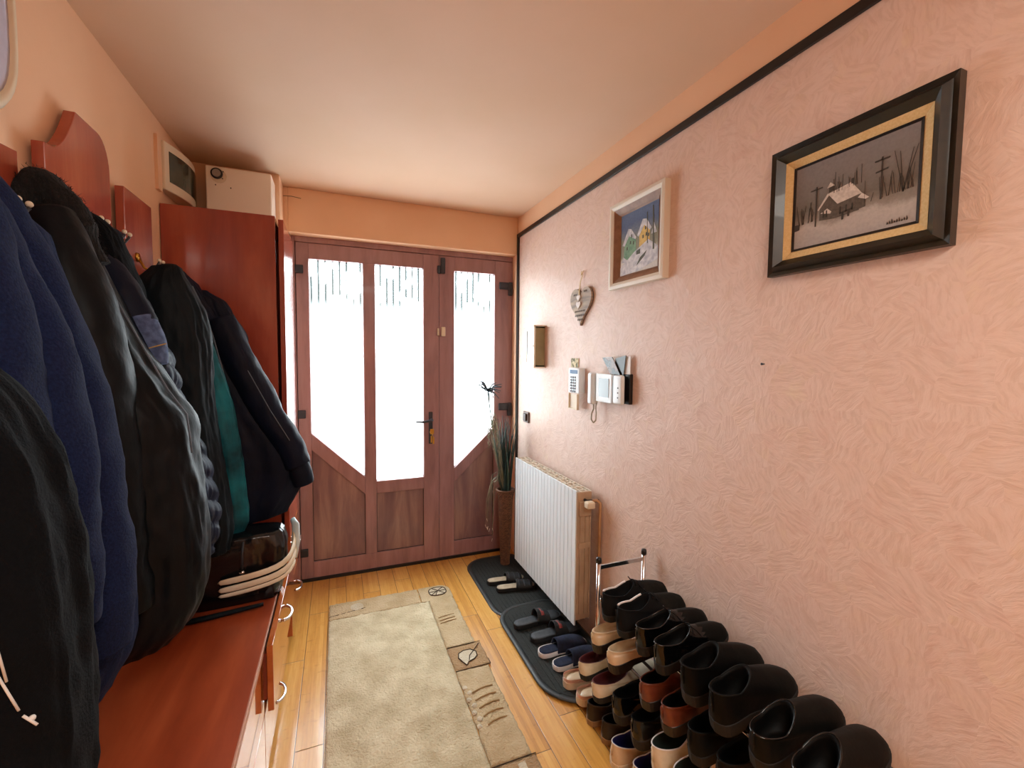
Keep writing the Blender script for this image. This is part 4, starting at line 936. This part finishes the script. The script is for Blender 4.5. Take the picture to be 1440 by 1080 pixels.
M_g1, M_g2, M_g3 = mat('dark green blades', '1C3A36', '122824', rough=.6, scale=20), mat('straw stems', '8E8A72', '6E6E58', rough=.7, scale=30), mat('grey green blades', '4C6A60', rough=.6)
rnd = random.Random(11)
def stemmb(mb, base, tip, bend, r0, r1, n=8):
    b_, t_ = V3(base), V3(tip); pts = []
    for i in range(n+1):
        t = i/n; p = b_.lerp(t_, t) + V3(bend)*(4*t*(1-t)); pts.append(p)
    mb.tube(pts, [lerp(r0, r1, i/n) for i in range(n+1)], 5)
for i in range(60):
    mb = MB(); a = rnd.uniform(0, 2*PI); d = rnd.uniform(.01,.085); h_ = rnd.uniform(.72, 1.06)
    tip = (min(1.08+d*math.cos(a)*1.1, 1.16), min(2.81+d*math.sin(a), 2.9), h_)
    stemmb(mb, (1.075+rnd.uniform(-.02,.02), 2.80+rnd.uniform(-.02,.02), .47), tip, (rnd.uniform(-.02,.02), rnd.uniform(-.02,.02), 0), .0055, .0018)
    obj('blade', mb, rnd.choice([M_g1, M_g1, M_g3, M_g1]), gp, smooth=True)
for i in range(16):
    mb = MB(); tx = rnd.uniform(.93, 1.06); h_ = rnd.uniform(.92, 1.13)
    ty = rnd.uniform(2.72,2.86)
    stemmb(mb, (1.065, 2.80, .47), (tx, ty, h_), (.012, 0, 0), .0024, .0016)
    for j in range(7): z = h_-.012*j; mb.sph((tx+rnd.uniform(-.008,.008), ty, z), .0045, n=5, m=4, sc=(.7,.7,1.6))
    obj('grass_stem', mb, M_g2, gp, smooth=True)
for i in range(7):    # drooping blades with pale tips
    x0_ = 1.05; tx = .94+rnd.uniform(-.03,.05); tz = rnd.uniform(.22,.38)
    P = [(x0_,2.80,.52),(x0_-.04,2.78,.62+.01*i),(tx+.03,2.77,.60+.01*i),(tx,2.765,.50),(tx-.01,2.76,tz)]
    obj('drooping_blade', MB().tube(P, [.002,.002,.0018,.0016,.001], 5), M_g2, gp, smooth=True)
    obj('pale_tip', MB().tube([(tx-.01,2.76,tz),(tx-.006-.01*(i%2),2.758,tz-.02)], [.002,.0008], 5), M_creamwall, gp)
stem = MB(); stemmb(stem, (1.07,2.80,.48), (.955,2.84,1.22), (-.008,0,0), .0055, .0045, 12)
obj('flower_stem', stem, M_g3, gp, smooth=True)
mb = MB(); c0 = Vector((.955,2.84,1.225))
for i in range(22):
    a = 2*PI*i/22; c0 = Vector((.955,2.84,1.225)) if i < 22 else c0; up = rnd.uniform(-.6,1.3); l_ = rnd.uniform(.08,.13); d = Vector((math.cos(a), math.sin(a)*.7, up)).normalized()*l_
    mb.tube([c0, c0+d*.5+Vector((0,0,.012)), c0+d+Vector((0,0,-.008))], [.0052,.0045,.0022], 4)
for i in range(8):
    a = 2*PI*i/8; mb.tube([c0, c0+Vector((.012*math.cos(a),.012*math.sin(a),.035))], [.003,.001], 4)
obj('flower_head', mb, mat('dark spiky flower', '2C3A44', rough=.6), gp, smooth=True)

# ------------------------------------------------------------------ shoes
def sole_outline(n, L_=.285, W=.094):
    """closed outline, heel at x=0, toe at x=L; index 0 = heel, n/2 = toe"""
    P = [(0,0),(.012,.55),(.05,.74),(.11,.70),(.17,.84),(.215,.95),(.25,.86),(.275,.60),(.285,0)]
    def w(s):  # s 0..1 along one side
        x = s*(len(P)-1); i = min(int(x), len(P)-2); t = x-i
        p0, p1, p2, p3 = P[max(i-1,0)], P[i], P[i+1], P[min(i+2,len(P)-1)]
        f = lambda a,b,c,d: .5*((2*b)+(c-a)*t+(2*a-5*b+4*c-d)*t*t+(3*b-a-3*c+d)*t**3)
        return f(p0[0],p1[0],p2[0],p3[0])*L_/.285, max(0, f(p0[1],p1[1],p2[1],p3[1]))*W/2
    out = []
    for k in range(n):
        s = k/(n/2)
        if s <= 1: x, y = w(s); out.append((x, y))
        else: x, y = w(2-s); out.append((x, -y*.92))
    return out
def shoe(name, label, cat, group, M_up, M_in, M_sole, L_=.285, W=.094, rim=(.075,.058,.085), ox=(.012,.135), ow=.058, heel=.012, lace=None, rimcol=None, toe_h=.040, toe_mat=None, strap=False, platform=.0, back=True, insole=None, stripe=None):
    t = thing(name, label, cat, (0,0,0), group); n = 48
    out = sole_outline(n, L_, W); sz = .014+platform
    # sole with heel block
    mb = MB(); o1 = [(p[0]*1.012-.0015, p[1]*1.05) for p in out]
    zb = [0 if (p[0] < L_*.30 or platform > 0 or heel < .013) else 0 for p in o1]
    def lift(x): return 0.0 if x < L_*.28 else (heel*.8 if x < L_*.52 else heel*.8*max(0, (L_*.72-x)/(L_*.2))) + .010*max(0, (x-L_*.86)/(L_*.14))**2
    top = heel+sz-.012
    ztop = lambda x: sz + heel*max(0, min(1, (L_*.68-x)/(L_*.4)))+ .010*max(0, (x-L_*.86)/(L_*.14))**2
    mb.loft([[(p[0], p[1], lift(p[0])) for p in o1], [(p[0], p[1], max(ztop(p[0])-.002, lift(p[0])+.006)) for p in o1], [(q[0], q[1], max(ztop(q[0]), lift(q[0])+.008)) for q in out]])
    obj('sole', mb, M_sole, t, smooth=False, bevel=.001)
    rings = []; K = 11; R_ = []
    for k in range(n):
        th = 2*PI*k/n; cs = (1-math.cos(th))/2   # 0 heel .. 1 toe
        cx_ = (ox[0]+ox[1])/2; rx = (ox[1]-ox[0])/2
        x = cx_-rx*math.cos(th); y = ow/2*math.sin(th)*(1 if math.sin(th) > 0 else .95)
        if cs < .5: zz = lerp(rim[0], rim[1], (cs/.5)**.8)
        else: zz = lerp(rim[1], rim[2], ((cs-.5)/.5)**1.3)
        R_.append(Vector((x, y, zz + ztop(x)-sz)))
    for i in range(K+1):
        s = i/K; ring = []
        for k in range(n):
            th = 2*PI*k/n; cs = (1-math.cos(th))/2
            B = Vector((out[k][0], out[k][1], ztop(out[k][0])-.001)); Rr = R_[k]
            hh = lerp(.042, toe_h, cs**2); d = Vector((B.x-Rr.x, B.y-Rr.y, 0))
            c1 = B + Vector((0,0,hh*.95)) + d*.03
            c2 = Rr + d*lerp(.12,.30,cs**1.5) + Vector((0,0,lerp(-.020,-.030,cs**2)))
            p = B*(1-s)**3 + c1*3*s*(1-s)**2 + c2*3*s*s*(1-s) + Rr*s**3
            ring.append(tuple(p))
        rings.append(ring)
    mb = MB().loft(rings, cap0=False, cap1=False)
    if toe_mat:
        for fi, f in enumerate(mb.f):
            if sum(mb.v[i][0] for i in f)/len(f) > L_*.62: mb.m[fi] = 1
        obj('upper', mb, [M_up, toe_mat], t, smooth=True)
    else: obj('upper', mb, M_up, t, smooth=True)
    # lining
    cxm = (ox[0]+ox[1])/2
    def inner(f, dz=None, zf=None): return [(cxm+(p.x-cxm)*f, p.y*f, (p.z+dz) if zf is None else zf) for p in R_]
    base = ztop(.05)+.004
    mb = MB().loft([inner(1.0, 0), inner(.93, .0005), inner(.89, -.010), inner(.84, -.022 if rim[0] > .05 else -.008), inner(.76, 0, base), inner(.4, 0, base)], cap0=False)
    obj('lining', mb, M_in, t, smooth=True)
    if rimcol:
        obj('collar_edge', MB().tube([tuple(p) for p in R_+[R_[0]]], .0022, 6), rimcol, t, smooth=True)
    if stripe:
        obj('white_piping', MB().tube([(cxm+(p.x-cxm)*.93, p.y*.93, p.z+.003) for p in R_[3:19]], .0042, 8, flat=.8), stripe, t, smooth=True)
    if insole:
        obj('insole', MB().prism([(p[0]*.45+.008, p[1]*.72) for p in out], 2, base, base+.002), insole, t)
    if lace:
        mb = MB(); xs = ox[1]-.006; zt = rim[2]+.001
        for j in range(4):
            x = xs+.014*j; z = zt-.010*j+.004; w_ = .020+.002*j
            mb.tube([(x,-w_,z-.012),(x+.004,-w_*.5,z-.001),(x+.006,0,z+.002),(x+.004,w_*.5,z-.001),(x,w_,z-.012)], .0022, 6)
        mb.tube([(xs,0,zt+.004),(xs-.006,.016,zt+.014),(xs+.004,.030,zt+.004),(xs+.012,.034,zt-.012)], .0017, 6)
        mb.tube([(xs,0,zt+.004),(xs-.004,-.018,zt+.015),(xs+.006,-.030,zt+.002),(xs+.014,-.036,zt-.014)], .0017, 6)
        obj('laces', mb, lace, t, smooth=True)
    if back:
        mb = MB(); mb.tube([(-.001+.004*s_, 0, ztop(0)+s_*(rim[0]-.016)*1.0) for s_ in (.35,.6,.8,.98)], .0022, 6)
        obj('heel_seam', mb, M_up, t, smooth=True)
    return t
def leather(name, a, b_=None, rough=.4, coat=0, spec=.5): return mat(name, a, b_ or a, rough=rough, scale=18, bump=.25, bscale=60, dist=.003, coat=coat, spec=spec)
K1 = leather('black mesh', '0B0B0C', '101012', .8, 0, .2); K2 = mat('charcoal suede', '24221F', '1A1917', rough=.95, scale=40, spec=.1); K3 = leather('black patent leather', '050506', '060607', .14, .25, .35)
K4 = leather('worn black leather', '0B0B0A', '121210', .55, 0, .12); K5 = leather('cream leather', 'D2BC9C', 'C2A888', .32); K6 = leather('off white leather', 'D8CDB8', 'C4B598', .35)
K7 = mat('burgundy lining', '4A0D14', '360A10', rough=.8, scale=20); K8 = leather('pink leather', 'D8B0A0', 'C89C8C', .4); K9 = leather('dark brown leather', '33261A', '241B14', .5)
K10 = leather('reddish brown leather', '6E3420', '4E2214', .3, .1); K11 = mat('deep blue lining', '161A66', '10124A', rough=.8, scale=20); K12 = mat('dark green lining', '16221A', rough=.9)
K13 = leather('dull black leather', '060606', '0A0A0A', .55, 0, .12); KS = mat('black rubber sole', '0C0C0C', rough=.7); KW = mat('white rubber sole', 'CBBBA2', rough=.6); KT = mat('tan rubber sole', '8A6A48', rough=.6)
KL = mat('white piping', 'DAD8D8', rough=.5); KHL = leather('dark stacked heel', '1A110C', None, .4)

RK = 'shoe rack'
def put(t, x, y, z, pitch=0, yaw=0, roll=0):
    t.location = (x, y, z); t.rotation_euler = (roll, -pitch, yaw); return t
def pair(proto, label2, a, b):
    put(proto, *a); c = dup_tree(proto); c['label'] = label2; put(c, *b); return c
def tier(k): return (.185, .335, .485)[k]
TP = .20
p = shoe('sneaker', 'black lace-up sneaker, farthest on the top tier by the rack end', 'shoe', 'black sneakers', K1, K1, KS, rim=(.092,.070,.098), lace=K1, toe_mat=K2, ox=(.012,.15), ow=.062, rimcol=None, stripe=KL)
pair(p, 'black lace-up sneaker with white piping, second on the top tier from the rack end', (.905, 1.325, tier(2), TP), (.902, 1.228, tier(2), TP))
p = shoe('dress_shoe', 'glossy black laced dress shoe just after the black sneakers, top tier', 'shoe', 'patent dress shoes', K3, K13, KS, rim=(.078,.062,.092), lace=K13, toe_mat=K4, heel=.020, rimcol=K3, ow=.060, ox=(.008,.145), W=.085)
pair(p, 'glossy black laced dress shoe beside the matt ankle shoes, top tier', (.905, 1.125, tier(2), TP), (.905, 1.035, tier(2), TP, .02))
p = shoe('ankle_shoe', 'matt black high slip-on shoe, fifth along the top tier from the rack end', 'shoe', 'black slip-on shoes', K13, K13, KS, rim=(.098,.082,.116), toe_mat=K4, heel=.02, rimcol=K4, ow=.068, ox=(.006,.135), W=.10)
pair(p, 'matt black high slip-on shoe with broad rounded toe, sixth along the top tier', (.905, .915, tier(2)-.005, TP), (.905, .812, tier(2)-.005, TP))
p = shoe('loafer', 'black creased loafer, last but one on the top tier toward the picture bottom', 'shoe', 'creased black loafers', K4, K13, KS, rim=(.078,.064,.104), heel=.022, rimcol=K3, toe_h=.042, ow=.070, ox=(.004,.13), W=.098)
pair(p, 'black creased loafer, nearest of the top tier at the bottom right corner', (.905, .690, tier(2), TP), (.905, .585, tier(2), TP, .03))

# second tier
p = shoe('pump', 'cream leather pump mostly hidden under the first black sneaker', 'shoe', 'cream pumps', K5, K5, KHL, rim=(.060,.045,.050), ox=(.008,.16), ow=.060, heel=.022)
pair(p, 'cream leather pump with dark heel, below the second black sneaker', (.895, 1.375, tier(1), TP), (.890, 1.262, tier(1), TP, -.04))
p = shoe('brown_shoe', 'reddish brown leather shoe below the far glossy dress shoe', 'shoe', 'reddish brown shoes', K10, K13, KHL, rim=(.072,.056,.085), ox=(.008,.14), ow=.058, heel=.02, rimcol=K10)
pair(p, 'reddish brown leather shoe, lit at the heel, below the near glossy dress shoe', (.895, 1.085, tier(1), TP), (.895, .985, tier(1), TP))
p = shoe('black_shoe', 'plain black shoe below the first slip-on, middle tier', 'shoe', 'plain black shoes on the middle tier', K4, K13, KS, rim=(.085,.066,.09), ox=(.008,.14), ow=.062, heel=.018, rimcol=K4)
pair(p, 'plain black shoe below the broad slip-on, middle tier', (.90, .880, tier(1), TP), (.90, .780, tier(1), TP))

# third tier
p = shoe('loafer', 'white loafer with burgundy lining, farther one beside the rack post', 'shoe', 'white loafers', K6, K7, KS, rim=(.066,.050,.056), ox=(.006,.155), ow=.066, heel=.010)
pair(p, 'white loafer with burgundy lining, fully in view below the cream pump', (.880, 1.440, tier(0), TP), (.868, 1.325, tier(0), TP, -.05))
p = shoe('black_shoe', 'shiny black shoe beside the nearer white loafer, low tier', 'shoe', 'shiny black shoes on the low tier', K3, K13, KS, rim=(.080,.062,.085), ox=(.008,.14), ow=.060, heel=.022)
pair(p, 'shiny black shoe standing above the white shoes with blue lining', (.885, 1.215, tier(0), TP), (.885, 1.110, tier(0), TP))
p = shoe('trainer', 'white trainer with dark green lining below the lit reddish brown shoe', 'shoe', 'white trainers with green lining', K6, K12, KW, rim=(.092,.070,.09), ox=(.008,.15), ow=.066, heel=.006, rimcol=KL)
pair(p, 'white trainer with dark green lining cut off by the bottom edge', (.885, 1.010, tier(0), TP), (.885, .915, tier(0), TP))

# on the floor
p = shoe('slip_on', 'pink open slip-on on the doormat edge, farthest floor shoe', 'shoe', 'pink slip-ons', K8, K5, KW, rim=(.034,.030,.052), ox=(.004,.15), ow=.078, heel=.004, platform=.012, back=False)
pair(p, 'pink open slip-on on the boards beside the dark brown shoe', (.900, 1.617, .018, 0, -.08), (.908, 1.515, .018, 0, -.08))
p = shoe('brown_shoe', 'dark brown low shoe on the floor next to the pink slip-on', 'shoe', 'dark brown shoes', K9, K13, KT, rim=(.078,.058,.082), ox=(.006,.15), ow=.060, heel=.010, rimcol=K9, W=.086)
pair(p, 'dark brown low shoe on the floor under the nearer white loafer', (.905, 1.425, .001, .05), (.912, 1.332, .001, .05))
p = shoe('casual_shoe', 'white shoe with blue lining on the floor, farther one fully lit', 'shoe', 'white shoes with blue lining', K5, K11, KW, rim=(.082,.060,.088), ox=(.006,.15), ow=.068, heel=.008, rimcol=KL)
for xx in (.03, .045):
    obj('eyelet', MB().lathe([(.0005,0),(.004,0),(.004,.003),(.0005,.003)], (xx, .0335, .055-.012*(xx>.04)), 1, 10), M_black, p)
pair(p, 'white shoe with blue lining on the floor partly hidden by a black shoe', (.888, 1.235, .001, .05), (.905, 1.135, .001, .05))

# rack
rk = thing('shoe_rack', 'chrome tube shoe rack with black caps packed with shoes along the wall', 'shoe rack', (1.06, 1.0, 0))
for ye in (1.45, .28):
    for x in (.958, 1.178):
        po = obj('post', MB().tube([(x,ye,0),(x,ye,.645)], .0085, 12), M_chrome, rk, smooth=True)
        obj('cap', MB().lathe([(.001,.022),(.010,.020),(.0115,.012),(.0115,0),(.001,0)], (x,ye,.640), 2, 14), M_black, po, smooth=True)
    obj('crossbar', MB().box(.964, 1.172, ye-.003, ye+.003, .612, .628), M_chrome, rk)
    for z in tier(0)-.004, tier(1)-.004, tier(2)-.004:
        obj('crossbar', MB().tube([(.958,ye,z),(1.178,ye,z+.044)], .005, 10), M_chrome, rk, smooth=True)
for k in range(3):
    for x, dz in ((.975,0.004),(1.03,.015),(1.10,.029),(1.165,.042)):
        obj('rail', MB().tube([(x,.28,tier(k)-.004+dz-.004),(x,1.45,tier(k)-.004+dz-.004)], .0055, 10), M_chrome if x < 1 else M_darkmetal, rk, smooth=True)

# ------------------------------------------------------------------ slippers on the mats
def slipper(name, label, group, M_sole, M_ins, M_band, L_=.27, W=.098, band=(.10,.20), bh=.05, extra=None, closed=False):
    t = thing(name, label, 'slipper', (0,0,0), group); n = 48
    out = sole_outline(n, L_, W)
    mb = MB().loft([[(p[0],p[1],0) for p in out], [(p[0]*1.008-.001,p[1]*1.04,.010) for p in out], [(p[0],p[1],.022) for p in out], [(p[0]*.97+.004,p[1]*.92,.020) for p in out]])
    obj('sole', mb, M_sole, t, smooth=False)
    mb = MB().loft([[(p[0]*.965+.005,p[1]*.90,.018) for p in out], [(p[0]*.955+.006,p[1]*.87,.0225) for p in out], [(p[0]*.7+.03,p[1]*.5,.021) for p in out]])
    obj('insole', mb, M_ins, t, smooth=True)
    rings = []
    nb = 12
    for i in range(nb+1):
        u = i/nb; x = lerp(band[0]*L_/.27, (L_*.985 if closed else band[1]*L_/.27), u); ring = []
        # half width of sole at x
        w_ = 0
        for k in range(n//2):
            a, b_ = out[k], out[k+1] if k+1 <= n//2 else out[k]
            if a[0] <= x <= b_[0] and b_[0] > a[0]: w_ = lerp(a[1], b_[1], (x-a[0])/(b_[0]-a[0])); break
        w_ = max(w_, .004); h_ = bh*(1-.45*u) if not closed else bh*(math.cos(u*PI/2)**.6)*.95+.004
        for k in range(15):
            q = PI*k/14; ring.append((x+.004*math.sin(q), w_*1.05*math.cos(q), .012+h_*math.sin(q)**.8))
        rings.append(ring)
    mb = MB().loft(rings, closed=False)
    o = obj('strap', mb, M_band, t, smooth=True); md = o.modifiers.new('t', 'SOLIDIFY'); md.thickness = .005; md.offset = 0
    if extra: extra(t, rings)
    return t
KB = mat('black foam', '17181A', '101113', rough=.65, scale=40); KG = mat('grey footbed', '34363A', '2A2C30', rough=.6, scale=60); KBG = mat('beige footbed', 'B8A890', 'A89880', rough=.8, scale=30)
KN = mat('navy felt', '10172A', '18223C', rough=.95, scale=50, sheen=0); KR = mat('red strap print', '7A2018', '2A2A2C', rough=.5, scale=20, ramp=(.48,.52))
def mule_buckle(t, rings):
    for i in (2, 6, 10):
        r = rings[i]; obj('band', MB().tube([(p[0],p[1],p[2]+.003) for p in r[2:13]], .004, 6, flat=.5), M_darkmetal, t)
p = slipper('mule', 'beige footed black mule on the far doormat, nearer the door', 'beige footed mules', KB, KBG, KB, band=(.13,.24), bh=.045, extra=mule_buckle, W=.085, L_=.25)
pair(p, 'beige footed black mule on the far doormat, nearer the camera', (.865, 2.575, .012, 0, -.1), (.893, 2.475, .012, 0, -.14))
def print_(t, rings):
    r = rings[5]; obj('strap_print', MB().tube([(p[0],p[1],p[2]+.004) for p in r[4:12]], .010, 6, flat=.25), KR, t)
p = slipper('slide', 'black slide with a red printed strap on the near doormat', 'black slides', KB, KG, KB, band=(.12,.19), bh=.062, extra=print_, W=.100, L_=.28)
pair(p, 'black slide beside the first one, closer to the navy slippers', (.850, 2.075, .021, 0, .06), (.888, 1.945, .021, 0, .03))
p = slipper('slipper', 'navy felt slipper with a pale heel edge, between slides and pink slip-ons', 'navy slippers', KL, KN, KN, band=(.09,.2), bh=.05, closed=True, W=.095, L_=.26)
pair(p, 'navy felt slipper with open back resting in front of the rack end', (.880, 1.830, .021, 0, .02), (.905, 1.725, .021, 0, .05))
